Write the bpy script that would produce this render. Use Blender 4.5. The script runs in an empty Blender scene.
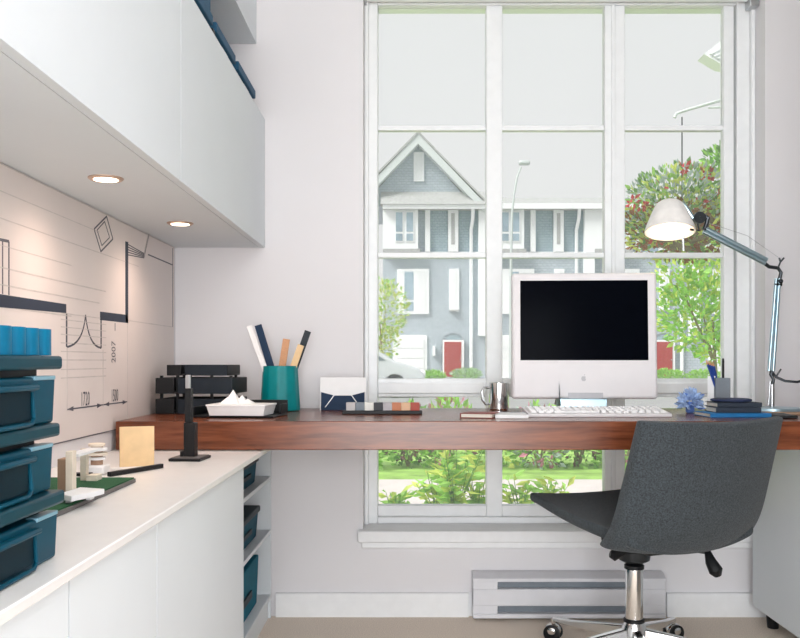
import bpy, bmesh, math, random
from mathutils import Vector, Matrix
R = math.radians
random.seed(7)
sc = bpy.context.scene
COL = sc.collection

# ---------------------------------------------------------------- camera
FPX, VX, VY, CZ = 897.0, 408.0, 361.0, 0.91
cd = bpy.data.cameras.new('camera'); cam = bpy.data.objects.new('camera', cd); COL.objects.link(cam)
cam.location = (0, 0, CZ); cam.rotation_euler = (R(90), 0, 0)
cd.sensor_width = 36; cd.lens = FPX / 800 * 36
cd.shift_x = (400 - VX) / 800; cd.shift_y = (VY - 319) / 800
cd.clip_start = 0.02; cd.clip_end = 600
sc.camera = cam
def at(px, py, Y):
    return Vector(((px - VX) / FPX * Y, Y, CZ + (VY - py) / FPX * Y))
def X_(px, Y): return (px - VX) / FPX * Y
def Z_(py, Y): return CZ + (VY - py) / FPX * Y

# ---------------------------------------------------------------- materials
def lin(c):
    r = []
    for v in c:
        v = v / 255
        r.append(v / 12.92 if v <= .04045 else ((v + .055) / 1.055) ** 2.4)
    return (*r, 1)
def mat(name, col, rough=.5, metal=0, var=.04, scale=30, bump=0, bscale=200, spec=.5, emit=None, estr=0, coat=0, sheen=0, stretch=None):
    m = bpy.data.materials.new(name); m.use_nodes = True
    nt = m.node_tree; b = nt.nodes['Principled BSDF']
    b.inputs['Roughness'].default_value = rough; b.inputs['Metallic'].default_value = metal
    b.inputs['Specular IOR Level'].default_value = spec
    b.inputs['Coat Weight'].default_value = coat
    b.inputs['Sheen Weight'].default_value = sheen
    c = lin(col)
    tc = nt.nodes.new('ShaderNodeTexCoord'); n = nt.nodes.new('ShaderNodeTexNoise')
    n.inputs['Scale'].default_value = scale; n.inputs['Detail'].default_value = 4
    src = tc.outputs['Object']
    if stretch:
        mp = nt.nodes.new('ShaderNodeMapping'); mp.inputs['Scale'].default_value = stretch
        nt.links.new(src, mp.inputs[0]); src = mp.outputs[0]
    nt.links.new(src, n.inputs['Vector'])
    rp = nt.nodes.new('ShaderNodeValToRGB')
    rp.color_ramp.elements[0].position = .3; rp.color_ramp.elements[1].position = .7
    rp.color_ramp.elements[0].color = tuple(max(0, v * (1 - var * 2)) for v in c[:3]) + (1,)
    rp.color_ramp.elements[1].color = tuple(min(1, v * (1 + var * 2)) for v in c[:3]) + (1,)
    nt.links.new(n.outputs['Fac'], rp.inputs[0]); nt.links.new(rp.outputs[0], b.inputs['Base Color'])
    if bump:
        n2 = nt.nodes.new('ShaderNodeTexNoise'); n2.inputs['Scale'].default_value = bscale; n2.inputs['Detail'].default_value = 3
        nt.links.new(src, n2.inputs['Vector'])
        bp = nt.nodes.new('ShaderNodeBump'); bp.inputs['Strength'].default_value = bump; bp.inputs['Distance'].default_value = .003
        nt.links.new(n2.outputs['Fac'], bp.inputs['Height']); nt.links.new(bp.outputs[0], b.inputs['Normal'])
    if emit:
        b.inputs['Emission Color'].default_value = lin(emit); b.inputs['Emission Strength'].default_value = estr
    return m
def glass_mat(name, tint=(255, 255, 255), refl=1.0, veil=0):
    m = bpy.data.materials.new(name); m.use_nodes = True; nt = m.node_tree
    for n in list(nt.nodes): nt.nodes.remove(n)
    out = nt.nodes.new('ShaderNodeOutputMaterial'); mx = nt.nodes.new('ShaderNodeMixShader')
    t = nt.nodes.new('ShaderNodeBsdfTransparent'); g = nt.nodes.new('ShaderNodeBsdfGlossy'); f = nt.nodes.new('ShaderNodeFresnel')
    t.inputs[0].default_value = lin(tint); g.inputs['Roughness'].default_value = .01; f.inputs[0].default_value = 1.0 + .3 * refl
    src = t.outputs[0]
    if veil:                                   # whitish translucent veil imitating haze and glare over the outdoor view
        veil_sh = nt.nodes.new('ShaderNodeBsdfTranslucent'); veil_sh.inputs[0].default_value = (.9, .93, .95, 1)
        m2 = nt.nodes.new('ShaderNodeMixShader'); m2.inputs[0].default_value = veil
        nt.links.new(t.outputs[0], m2.inputs[1]); nt.links.new(veil_sh.outputs[0], m2.inputs[2]); src = m2.outputs[0]
    nt.links.new(f.outputs[0], mx.inputs[0]); nt.links.new(src, mx.inputs[1]); nt.links.new(g.outputs[0], mx.inputs[2])
    nt.links.new(mx.outputs[0], out.inputs[0]); return m
def leaf_mat(name, col, trans=.35):
    m = mat(name, col, .6, var=.25, scale=6)
    nt = m.node_tree; b = nt.nodes['Principled BSDF']; out = nt.nodes['Material Output']
    tr = nt.nodes.new('ShaderNodeBsdfTranslucent'); mx = nt.nodes.new('ShaderNodeMixShader'); mx.inputs[0].default_value = trans
    tr.inputs[0].default_value = lin(col)
    nt.links.new(b.outputs[0], mx.inputs[1]); nt.links.new(tr.outputs[0], mx.inputs[2]); nt.links.new(mx.outputs[0], out.inputs[0])
    return m
def banded_mat(name, c1, c2, scale, axis='Z', rough=.7):
    m = bpy.data.materials.new(name); m.use_nodes = True; nt = m.node_tree; b = nt.nodes['Principled BSDF']
    tc = nt.nodes.new('ShaderNodeTexCoord'); br = nt.nodes.new('ShaderNodeTexBrick'); mp = nt.nodes.new('ShaderNodeMapping')
    mp.inputs['Rotation'].default_value = (R(90), 0, 0)
    nt.links.new(tc.outputs['Object'], mp.inputs[0]); nt.links.new(mp.outputs[0], br.inputs[0])
    br.inputs['Color1'].default_value = lin(c1); br.inputs['Color2'].default_value = lin(c2)
    br.inputs['Mortar'].default_value = lin(tuple(v * .9 for v in c1)); br.inputs['Scale'].default_value = scale
    br.inputs['Mortar Size'].default_value = .02; br.inputs['Row Height'].default_value = .22; br.inputs['Brick Width'].default_value = .4
    nt.links.new(br.outputs[0], b.inputs['Base Color']); b.inputs['Roughness'].default_value = rough
    return m
def wood_mat(name, c1, c2, rough=.35, stretch=(1.2, 14, 14)):
    m = bpy.data.materials.new(name); m.use_nodes = True; nt = m.node_tree; b = nt.nodes['Principled BSDF']
    tc = nt.nodes.new('ShaderNodeTexCoord'); mp = nt.nodes.new('ShaderNodeMapping'); mp.inputs['Scale'].default_value = stretch
    n = nt.nodes.new('ShaderNodeTexNoise'); n.inputs['Scale'].default_value = 3.5; n.inputs['Detail'].default_value = 8; n.inputs['Distortion'].default_value = .6
    n2 = nt.nodes.new('ShaderNodeTexNoise'); n2.inputs['Scale'].default_value = 14; n2.inputs['Detail'].default_value = 5
    rp = nt.nodes.new('ShaderNodeValToRGB'); e = rp.color_ramp.elements
    e[0].position = .3; e[0].color = lin(c1); e[1].position = .7; e[1].color = lin(c2)
    ad = nt.nodes.new('ShaderNodeMath'); ad.operation = 'MULTIPLY_ADD'; ad.inputs[1].default_value = .35
    sb = nt.nodes.new('ShaderNodeMath'); sb.operation = 'SUBTRACT'; sb.inputs[1].default_value = .17
    nt.links.new(tc.outputs['Object'], mp.inputs[0]); nt.links.new(mp.outputs[0], n.inputs[0]); nt.links.new(mp.outputs[0], n2.inputs[0])
    nt.links.new(n2.outputs['Fac'], ad.inputs[0]); nt.links.new(n.outputs['Fac'], ad.inputs[2]); nt.links.new(ad.outputs[0], sb.inputs[0])
    nt.links.new(sb.outputs[0], rp.inputs[0]); nt.links.new(rp.outputs[0], b.inputs['Base Color'])
    b.inputs['Roughness'].default_value = rough; b.inputs['Coat Weight'].default_value = .0; b.inputs['Coat Roughness'].default_value = .1
    return m

M = {}
M['wall'] = mat('wall_paint', (228, 226, 228), .85, var=.01, scale=2, bump=.05)
M['ceil'] = mat('ceiling_paint', (236, 236, 236), .9, var=.01)
M['trim'] = mat('trim_paint', (240, 241, 242), .45, var=.01)
M['frame'] = mat('window_paint', (240, 242, 243), .4, var=.01)
M['carpet'] = mat('carpet', (236, 220, 202), .95, var=.10, scale=260, bump=.9, bscale=420, sheen=.2)
M['cab'] = mat('cabinet_lacquer', (222, 228, 232), .5, var=.008, scale=3, spec=.35)
M['counter'] = mat('countertop_laminate', (232, 230, 228), .35, var=.008)
M['mural'] = mat('mural_print', (224, 215, 211), .6, var=.012, scale=5)
M['ink'] = mat('mural_ink', (88, 88, 98), .6)
M['navyink'] = mat('mural_navy', (36, 46, 66), .6)
M['faint'] = mat('mural_faint_line', (204, 197, 193), .6)
M['walnut'] = wood_mat('walnut', (82, 40, 21), (128, 70, 42), .24)
M['teal'] = mat('teal_plastic', (0, 66, 86), .4, var=.05, spec=.15)
M['teal_lid'] = mat('teal_lid_plastic', (0, 56, 70), .4, var=.05, spec=.22)
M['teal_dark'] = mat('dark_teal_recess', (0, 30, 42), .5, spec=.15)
M['teal_shelf'] = mat('teal_bin_plastic', (0, 74, 94), .6, var=.05, spec=.08)
M['edge'] = mat('painted_rim_highlight', (118, 160, 178), .3)  # pale blue of the highlights painted on the box edges
M['cyan'] = mat('cyan_plastic', (0, 104, 140), .45, var=.06, spec=.2)
M['teal_box'] = mat('teal_board', (0, 98, 120), .65, spec=.1)
M['navybox'] = mat('slate_blue_board', (40, 84, 114), .6, spec=.2)
M['black'] = mat('black_plastic', (18, 20, 23), .45, spec=.3)
M['navyblack'] = mat('navy_black_plastic', (20, 30, 40), .45, spec=.3)
M['white'] = mat('white_card', (238, 238, 238), .6, var=.01)
M['cup'] = mat('teal_ceramic', (0, 128, 132), .4, spec=.3)
M['navy'] = mat('navy_card', (24, 48, 76), .6, spec=.25)
M['wood'] = mat('pale_wood', (196, 142, 100), .5, var=.08, stretch=(4, 4, 40))
M['beige'] = mat('beige_card', (226, 194, 148), .6)
M['green'] = mat('model_lawn', (14, 84, 46), .9, var=.12, scale=300, bump=.6)
M['greyedge'] = mat('grey_board_edge', (104, 100, 98), .6)
M['cream'] = mat('cream_card', (230, 218, 200), .7)
M['brown'] = mat('brown_card', (172, 140, 116), .7)
M['chrome'] = mat('chrome', (225, 225, 225), .12, 1, var=.01)
M['steel'] = mat('brushed_steel', (190, 192, 194), .28, 1, var=.02)
M['alu'] = mat('aluminium', (172, 196, 206), .3, 1, var=.02)
M['darkmetal'] = mat('dark_metal', (60, 64, 68), .35, .8)
M['fabric'] = mat('charcoal_felt', (61, 67, 71), .95, var=.24, scale=260, bump=.5, bscale=600, sheen=.12, spec=.2)
M['imac'] = mat('white_polycarbonate', (228, 224, 225), .45, var=.005, spec=.3)
M['screen'] = mat('black_glass_screen', (5, 7, 14), .15, spec=.012)
M['logo'] = mat('grey_emblem', (176, 174, 178), .3)
M['keys'] = mat('white_keys', (240, 238, 238), .45)
M['keygap'] = mat('grey_key_bed', (170, 160, 158), .6)
M['blueflower'] = mat('pale_blue_petal', (172, 196, 234), .8, var=.12, scale=40)
M['bluedeep'] = mat('deep_blue_petal', (92, 126, 196), .8, var=.1)
M['bookdark'] = mat('dark_book_cloth', (40, 50, 64), .7)
M['booknavy'] = mat('navy_cloth', (28, 42, 78), .7)
M['bookblue'] = mat('blue_cloth', (22, 116, 178), .6)
M['paper'] = mat('page_edges', (226, 220, 208), .8, var=.06, scale=3, stretch=(1, 1, 300))
M['red'] = mat('dark_red_cover', (134, 52, 40), .5)
M['pencilblue'] = mat('blue_pencil', (24, 62, 142), .4)
M['heater'] = mat('heater_enamel', (222, 222, 226), .4, var=.008)
M['heatslot'] = mat('heater_slot_grey', (122, 130, 138), .6)
M['shade'] = mat('lamp_shade', (240, 236, 232), .5)
M['bulb'] = mat('lit_bulb', (255, 240, 220), .5, emit=(255, 226, 190), estr=9)
M['lens'] = mat('lit_downlight_lens', (255, 245, 230), .5, emit=(255, 232, 206), estr=6)
M['copperring'] = mat('downlight_ring', (206, 178, 160), .35, .6)
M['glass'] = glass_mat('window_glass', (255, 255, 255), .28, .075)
# outdoors
M['siding'] = banded_mat('shingle_siding', (170, 182, 192), (181, 192, 201), 1.6)
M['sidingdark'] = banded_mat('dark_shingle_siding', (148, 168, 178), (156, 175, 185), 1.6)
M['hwhite'] = mat('house_trim_white', (236, 240, 242), .7, var=.01, scale=2)
M['hroof'] = mat('pale_grey_shingles', (172, 174, 174), .9, var=.06, scale=8)
M['hpane'] = mat('house_window_pane', (150, 170, 184), .12, var=.2, scale=.8)
M['hdoor'] = mat('red_painted_door', (164, 58, 62), .5)
M['garage'] = mat('garage_door_white', (228, 232, 234), .6, var=.02)
M['archgrey'] = mat('arch_grey', (128, 136, 144), .9)
M['barge'] = mat('bargeboard_grey', (206, 214, 214), .7)
M['stone'] = mat('grey_stone', (176, 178, 180), .9, var=.05)
M['lawn'] = mat('lawn_grass', (146, 184, 92), .95, var=.18, scale=5, bump=.5)
M['walk'] = mat('concrete_walk', (206, 198, 196), .9, var=.03, scale=4)
M['road'] = mat('asphalt', (150, 150, 152), .95, var=.05, scale=3)
M['leafy'] = leaf_mat('yellow_green_leaf', (206, 224, 110))
M['leafg'] = leaf_mat('fresh_green_leaf', (160, 208, 104))
M['leafd'] = leaf_mat('deep_green_leaf', (112, 156, 86))
M['leafgrey'] = leaf_mat('grey_green_leaf', (176, 192, 186))
M['leafrust'] = leaf_mat('rust_leaf', (150, 92, 58))
M['petalred'] = leaf_mat('red_petal', (206, 60, 72), .2)
M['petalpink'] = leaf_mat('pink_petal', (186, 120, 140), .2)
M['petalmaroon'] = leaf_mat('maroon_leaf', (110, 60, 72), .2)
M['bark'] = mat('bark', (140, 122, 104), .9, var=.1)
M['carpaint'] = mat('silver_car_paint', (214, 218, 222), .25, .3)
M['carglass'] = mat('car_glass', (96, 112, 118), .08)
M['tyre'] = mat('tyre_rubber', (38, 38, 40), .8)
M['pole'] = mat('galvanised_pole', (200, 208, 208), .5, .3)

# ---------------------------------------------------------------- mesh builder
class MB:
    def __init__(s): s.v = []; s.f = []; s.mi = []; s.cur = 0; s.T = None
    def m(s, i): s.cur = i; return s
    def add(s, vs, fs):
        b = len(s.v)
        for p in vs:
            p = Vector(p)
            s.v.append(s.T @ p if s.T is not None else p)
        for f in fs: s.f.append([b + i for i in f]); s.mi.append(s.cur)
        return s
    def box(s, x0, x1, y0, y1, z0, z1):
        return s.add([(x0, y0, z0), (x1, y0, z0), (x1, y1, z0), (x0, y1, z0), (x0, y0, z1), (x1, y0, z1), (x1, y1, z1), (x0, y1, z1)],
                     [(3, 2, 1, 0), (4, 5, 6, 7), (0, 1, 5, 4), (1, 2, 6, 5), (2, 3, 7, 6), (3, 0, 4, 7)])
    def frustum(s, x0, x1, y0, y1, z0, z1, t):      # box widened by t at the top
        return s.add([(x0, y0, z0), (x1, y0, z0), (x1, y1, z0), (x0, y1, z0), (x0 - t, y0 - t, z1), (x1 + t, y0 - t, z1), (x1 + t, y1 + t, z1), (x0 - t, y1 + t, z1)],
                     [(3, 2, 1, 0), (4, 5, 6, 7), (0, 1, 5, 4), (1, 2, 6, 5), (2, 3, 7, 6), (3, 0, 4, 7)])
    def cyl(s, p0, p1, r0, r1=None, n=16):
        if r1 is None: r1 = r0
        return s.tube([p0, p1], [r0, r1], n)
    def tube(s, path, r, n=10, caps=True):
        path = [Vector(p) for p in path]
        rs = r if isinstance(r, (list, tuple)) else [r] * len(path)
        vs = []; up = None
        for i, p in enumerate(path):
            a = path[max(0, i - 1)]; c = path[min(len(path) - 1, i + 1)]
            t = (c - a).normalized()
            if up is None: up = Vector((0, 0, 1)) if abs(t.z) < .9 else Vector((1, 0, 0))
            x = t.cross(up).normalized(); y = x.cross(t).normalized(); up = y
            for k in range(n):
                an = 2 * math.pi * k / n
                vs.append(p + (x * math.cos(an) + y * math.sin(an)) * rs[i])
        fs = []
        for i in range(len(path) - 1):
            for k in range(n):
                a = i * n + k; b = i * n + (k + 1) % n
                fs.append((a, b, b + n, a + n))
        if caps:
            fs.append(list(range(n - 1, -1, -1))); fs.append([(len(path) - 1) * n + k for k in range(n)])
        return s.add(vs, fs)
    def lathe(s, prof, c=(0, 0, 0), n=32, mod=None, caps=True):
        vs = []; fs = []
        for (r, z) in prof:
            for k in range(n):
                an = 2 * math.pi * k / n
                rr = max(r, 1e-5) * (mod(k) if mod else 1)
                vs.append((c[0] + rr * math.cos(an), c[1] + rr * math.sin(an), c[2] + z))
        for i in range(len(prof) - 1):
            for k in range(n):
                a = i * n + k; b = i * n + (k + 1) % n
                fs.append((a, b, b + n, a + n))
        if caps: fs.append(list(range(n - 1, -1, -1))); fs.append([(len(prof) - 1) * n + k for k in range(n)])
        return s.add(vs, fs)
    def prism(s, poly, axis, a0, a1):               # polygon extruded along an axis; poly in the other two coords
        n = len(poly)
        def P(u, v, w): return {'x': (w, u, v), 'y': (u, w, v), 'z': (u, v, w)}[axis]
        vs = [P(u, v, a0) for u, v in poly] + [P(u, v, a1) for u, v in poly]
        fs = [list(range(n)), [n + i for i in range(n - 1, -1, -1)]] + [(i, i + n, (i + 1) % n + n, (i + 1) % n) for i in range(n)]
        return s.add(vs, fs)
    def quad(s, a, b, c, d): return s.add([a, b, c, d], [(0, 1, 2, 3)])
    def ball(s, c, r, n=12, sq=(1, 1, 1)):
        prof = []
        k = n // 2
        vs = []; fs = []
        for i in range(k + 1):
            th = math.pi * i / k
            for j in range(n):
                an = 2 * math.pi * j / n
                rr = max(math.sin(th), 1e-4)
                vs.append((c[0] + r * sq[0] * rr * math.cos(an), c[1] + r * sq[1] * rr * math.sin(an), c[2] - r * sq[2] * math.cos(th)))
        for i in range(k):
            for j in range(n):
                a = i * n + j; b = i * n + (j + 1) % n
                fs.append((a, b, b + n, a + n))
        return s.add(vs, fs)
    def leaf(s, p, d, L, w, up=None):
        d = Vector(d).normalized()
        a = Vector(up) if up else Vector((random.uniform(-1, 1), random.uniform(-1, 1), random.uniform(-1, 1)))
        x = d.cross(a)
        if x.length < 1e-4: x = d.orthogonal()
        x.normalize(); nrm = x.cross(d)
        p = Vector(p)
        return s.add([p, p + d * L * .45 + x * w * .5 + nrm * w * .15, p + d * L, p + d * L * .45 - x * w * .5 + nrm * w * .15, p + d * L * .5 - nrm * w * .05],
                     [(0, 1, 4), (1, 2, 4), (2, 3, 4), (3, 0, 4)])
    def build(s, name, mats, parent=None, loc=(0, 0, 0), rot=None, angle=35, bevel=0, sub=0, seg=2, recalc=True):
        me = bpy.data.meshes.new(name)
        me.from_pydata([tuple(v) for v in s.v], [], s.f)
        if not isinstance(mats, (list, tuple)): mats = [mats]
        for m in mats: me.materials.append(M[m] if isinstance(m, str) else m)
        me.polygons.foreach_set('material_index', s.mi)
        if recalc:
            bm = bmesh.new(); bm.from_mesh(me); bmesh.ops.recalc_face_normals(bm, faces=bm.faces); bm.to_mesh(me); bm.free()
        me.shade_smooth(); me.set_sharp_from_angle(angle=R(angle))
        me.update()
        o = bpy.data.objects.new(name, me); COL.objects.link(o)
        o.location = loc
        if rot is not None: o.rotation_euler = rot
        if parent is not None: o.parent = parent
        if bevel:
            b = o.modifiers.new('bevel', 'BEVEL'); b.width = bevel; b.segments = seg; b.limit_method = 'ANGLE'; b.angle_limit = R(40)
        if sub:
            d = o.modifiers.new('subsurf', 'SUBSURF'); d.levels = sub; d.render_levels = sub
        return o
def empty(name, loc=(0, 0, 0), rz=0, rot=None):
    o = bpy.data.objects.new(name, None); COL.objects.link(o); o.empty_display_size = .05
    o.location = loc; o.rotation_euler = rot if rot else (0, 0, rz); return o
def tag(o, label, cat, group=None, kind=None):
    o['label'] = label; o['category'] = cat
    if group: o['group'] = group
    if kind: o['kind'] = kind
    return o
def struct(o, label=None):
    o['kind'] = 'structure'
    if label: o['label'] = label
    return o
def copy_tree(o, parent=None):
    c = o.copy(); COL.objects.link(c)
    if parent is not None: c.parent = parent
    for ch in list(o.children): copy_tree(ch, c)
    return c
def bx(*a): return MB().box(*a)

# ================================================================ ROOM SHELL
YW = 3.2                       # inner face of the window wall
WX0, WX1, WZ0, WZ1 = -.160, 1.274, .262, 2.262
struct(bx(-.95, 2.15, -3.2, 3.40, -.12, 0).build('floor', 'carpet'), 'beige carpet floor')
struct(bx(-.95, 2.15, -3.2, 3.40, 2.62, 2.74).build('ceiling', 'ceil'), 'white ceiling')
struct(bx(-.95, -.83, -3.2, 3.2, 0, 2.62).build('wall_left', 'wall'), 'white left wall')
struct(bx(1.05, 2.0, 1.42, 1.54, 0, 2.62).build('shade_wall', 'wall'), 'white wall stub added outside the frame to shade the right side')  # unseen stub added to block light from the right end of the room
struct(bx(2.0, 2.15, -3.2, 3.2, 0, 2.62).build('wall_right', 'wall'), 'white right wall')
w = MB().box(-.95, WX0, YW, 3.40, 0, 2.62).box(WX1, 2.15, YW, 3.40, 0, 2.62).box(WX0, WX1, YW, 3.40, 0, WZ0).box(WX0, WX1, YW, 3.40, WZ1, 2.62)
struct(w.build('wall_back', 'wall'), 'white wall around the tall window')
b = MB().box(-.47, .215, 3.184, 3.2, 0, .085).box(.215, .92, 3.1985, 3.2, 0, .085).box(.92, 1.99, 3.184, 3.2, 0, .085)
struct(b.build('baseboard_back', 'trim', bevel=.003), 'white baseboard below the window')
s_ = MB().box(-.178, 1.292, 3.165, 3.2, .268, .31).box(WX0, WX1, 3.2, 3.33, .262, .31).box(-.165, 1.28, 3.18, 3.2, .245, .268)
struct(s_.build('trim_1', 'trim', bevel=.004), 'white window sill board')

# ---- window: outer frame, mullions, sash, muntins, panes
YF = 3.33
wx = lambda px: X_(px, YF)
f = MB()
zt, zb = 2.262, .31
f.box(WX0, wx(378), 3.31, 3.40, zb, zt)                       # left stile
f.box(wx(735), WX1, 3.31, 3.40, zb, zt)                       # right stile
f.box(wx(378), wx(735), 3.31, 3.40, Z_(7, YF), zt)            # head
f.box(wx(378), wx(735), 3.31, 3.40, zb, .335)                 # bottom rail
f.box(WX0, WX0 + .016, 3.285, 3.31, zb, zt).box(WX1 - .016, WX1, 3.285, 3.31, zb, zt)
win = f.build('window_1', 'frame', bevel=.004); struct(win, 'tall white three-bay window with divided panes')
cols = [(378, 486), (502, 604), (624, 723)]
for (a, b_) in ((486, 502), (604, 624)):
    mb = MB().box(wx(a), wx(b_), 3.315, 3.365, .335, Z_(7, YF))
    if a == 604: mb.box(wx(610), wx(614), 3.305, 3.315, .335, Z_(7, YF))
    mb.build('mullion', 'frame', win, bevel=.003)
MB().box(wx(723), wx(733), 3.32, 3.36, .335, Z_(7, YF)).build('sash_stile', 'frame', win, bevel=.003)
for (a, b_) in cols:
    mb = MB().box(wx(a), wx(b_), 3.318, 3.365, .777, .845); mb.box(wx(a), wx(b_), 3.308, 3.318, .79, .83)
    mb.build('transom_rail', 'frame', win, bevel=.003)
    MB().box(wx(a), wx(b_), 3.322, 3.365, .335, .375).build('sash_rail', 'frame', win, bevel=.003)
    for z in (1.776, 1.303):
        MB().box(wx(a), wx(b_), 3.33, 3.362, z - .0095, z + .0095).build('muntin', 'frame', win, bevel=.002)
    for (z0, z1) in ((.375, .777), (.845, 1.2935), (1.3125, 1.7665), (1.7855, Z_(7, YF))):
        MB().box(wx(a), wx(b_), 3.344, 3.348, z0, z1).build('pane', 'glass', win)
# window catch on the right jamb, blind cassette along the head
bl = empty('roller_blind', (.55, 3.28, 2.262)); tag(bl, 'rolled-up white blind cassette along the top of the window', 'blind')
MB().cyl((-.70, 0, -.022), (.69, 0, -.022), .016).build('blind_roll', 'frame', bl)
MB().box(.69, .7235, -.03, .022, -.065, 0).build('bracket', 'steel', bl, bevel=.003)
MB().box(-.71, -.70, -.03, .022, -.05, 0).build('bracket', 'steel', bl, bevel=.002)

# ================================================================ UPPER CABINETS
XU = -.51
uc = empty('wall_cabinet', (-.83, 1.4, 1.314))
tag(uc, 'long white handleless wall cabinet with two downlights in its underside', 'cabinet')
body = MB().box(0, .298, -1.8, 1.797, 0, .02).box(0, .298, -1.8, 1.797, .42, .44)
for y in (-1.8, -.585, .6, 1.779): body.box(0, .298, y, y + .018, .02, .42)
body.box(0, .012, -1.8, 1.797, .02, .42)
body.build('carcass', 'cab', uc)
for (y0, y1) in ((-1.8, -.578), (-.573, .612), (.6175, 1.796)):
    MB().box(.30, .32, y0, y1, 0, .456).build('door', 'cab', uc)
# second tier
uc2 = empty('wall_cabinet', (-.83, 1.4, 2.04)); tag(uc2, 'upper white wall cabinet over the open niche, near the ceiling', 'cabinet')
MB().box(0, .27, -1.8, 1.797, 0, .555).build('carcass', 'cab', uc2)
for (y0, y1) in ((-1.8, -.577), (-.573, .613), (.617, 1.796)):
    MB().box(.27, .29, y0, y1, 0, .55).build('door', 'cab', uc2)
# downlights
def downlight(y, lab):
    d = empty('downlight', (-.667, y, 1.314)); tag(d, lab, 'ceiling light', 'recessed downlights under the wall cabinet')
    prof = [(.024, -.001), (.027, -.004), (.034, -.005), (.038, -.002), (.038, 0)]
    MB().lathe(prof, n=40).build('trim_ring', 'copperring', d)
    MB().lathe([(.0, -.0040), (.026, -.0050), (.026, -.002)], n=32).build('lens', 'lens', d)
    l = bpy.data.lights.new('downlight_beam', 'SPOT'); l.energy = 7; l.color = (1, .75, .61); l.spot_size = R(165); l.spot_blend = 1; l.shadow_soft_size = .08
    lo = bpy.data.objects.new('downlight_beam', l); COL.objects.link(lo); lo.parent = d; lo.location = (0, 0, -.012)
downlight(1.98, 'lit recessed downlight in the cabinet underside, nearer one above the wall drawing')
downlight(2.626, 'lit recessed downlight in the cabinet underside, farther one near the window wall')

# boxes in the open niche (z 1.754 = top of the lower cabinet)
def file_box(Y0, Y1, z0, h, label, notch=False, m='navybox'):
    o = empty('storage_box', ((-.83 - .53) / 2 + .015, (Y0 + Y1) / 2, z0)); tag(o, label, 'box', 'blue boxes in the niche above the doors')
    L = (Y1 - Y0) / 2
    MB().box(-.13, .135, -L, L, 0, h - .03).build('box_body', m, o, bevel=.003)
    MB().box(-.135, .143, -L - .004, L + .004, h - .028, h).build('lid', 'navybox', o, bevel=.003)
    MB().box(.1352, .139, -L * .3, L * .3, h * .3, h * .55).build('label_holder', 'steel', o)
file_box(2.45, 2.715, 1.754, .082, 'low blue lidded box in the niche, right after the tall blue box')
file_box(2.77, 3.07, 1.754, .082, 'low blue lidded box in the niche, the one nearest the window wall')
file_box(1.80, 2.40, 1.754, .082, 'low blue lidded box in the niche under the tall blue box')
file_box(1.82, 2.41, 1.837, .185, 'tall blue box standing on a low box in the niche above the doors')
tag(MB().box(-.02, .02, -.015, .015, 0, .055).build('clip', 'black', None, (-.545, 2.43, 1.754), bevel=.004), 'small black clip between the blue boxes in the niche', 'clip')

# ================================================================ WALL MURAL (architect's plan)
XM = -.826
def Wp(px, py):
    Y = FPX * (-XM) / (VX - px); return (Y, CZ + (VY - py) / FPX * Y)
mu = MB().m(0).box(-.83, XM, .7, 3.165, .714, 1.3125)
def wl(a, b_, wd, mi=1, wall=True):
    (y0, z0), (y1, z1) = (Wp(*a), Wp(*b_)) if wall else (a, b_)
    d = Vector((0, y1 - y0, z1 - z0)); L = d.length; d.normalize(); n = Vector((0, -d.z, d.y)) * wd / 2
    x0, x1 = XM, XM + .0006
    p = [Vector((0, y0, z0)) - n, Vector((0, y1, z1)) - n, Vector((0, y1, z1)) + n, Vector((0, y0, z0)) + n]
    mu.m(mi).prism([(q.y, q.z) for q in p], 'x', x0, x1)
def wpoly(pts, mi):
    mu.m(mi).prism([Wp(*p) for p in pts], 'x', XM, XM + .0007)
def wh(z, y0, y1, wd, mi): wl((y0, z), (y1, z), wd, mi, False)
wpoly([(-14, 292), (66, 304.2), (66, 313), (-14, 306)], 2)
wpoly([(100, 311.6), (128, 315), (128, 323), (100, 320)], 2)
wpoly([(125.3, 241.4), (128, 242), (128, 323), (125.3, 322)], 2)
wl((66.5, 313), (66.5, 347), .008, 1); wl((101, 318), (101, 348), .008, 1)
def arc(p0, p1, c, n=8):
    pts = []
    for i in range(n + 1):
        t = i / n
        pts.append(((1 - t) ** 2 * p0[0] + 2 * t * (1 - t) * c[0] + t * t * p1[0], (1 - t) ** 2 * p0[1] + 2 * t * (1 - t) * c[1] + t * t * p1[1]))
    for a, b_ in zip(pts, pts[1:]): wl(a, b_, .005, 1)
arc((67, 347), (85.5, 315), (83, 344)); arc((101, 348), (85.5, 315), (88.5, 346))
for k in range(5):
    wl((128, 244.5 + k * 2.6), (144, 253.5 + k * 1.1), .003, 1)
wl((144, 256), (149, 233.5), .014, 3); wl((144, 256), (149, 233.5), .004, 1); wl((148, 254.5), (172.6, 265), .004, 1)
wl((128, 320.5), (172.6, 327), .003, 3)
d_o = [(106.5, 216.4), (112.8, 239), (100.8, 251.5), (94, 229)]
d_i = [(104.6, 221.5), (109.5, 237.5), (101.8, 245.5), (97, 230)]
for poly, w_ in ((d_o, .0045), (d_i, .003)):
    for i in range(4): wl(poly[i], poly[(i + 1) % 4], w_, 1)
wl((-5, 238.5), (8.8, 241.4), .006); wl((8.8, 241.4), (8.8, 295), .005); wl((2.5, 240.5), (2.5, 294), .004)
for (z0_, ya, yb, w_) in ((1.255, .7, 2.4, .002), (1.20, .7, 2.75, .002), (1.145, .9, 2.2, .002), (1.10, .7, 2.45, .003), (1.065, .7, 2.4, .003), (1.02, .7, 2.2, .003)):
    wh(z0_, ya, yb, w_, 3)
ya, yb = Wp(61, 0)[0], Wp(106, 0)[0]
for py in (316, 322, 329, 336, 344, 352, 360, 369, 377):
    wh(Wp(84, py)[1], ya, yb, .0025, 3)
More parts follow.
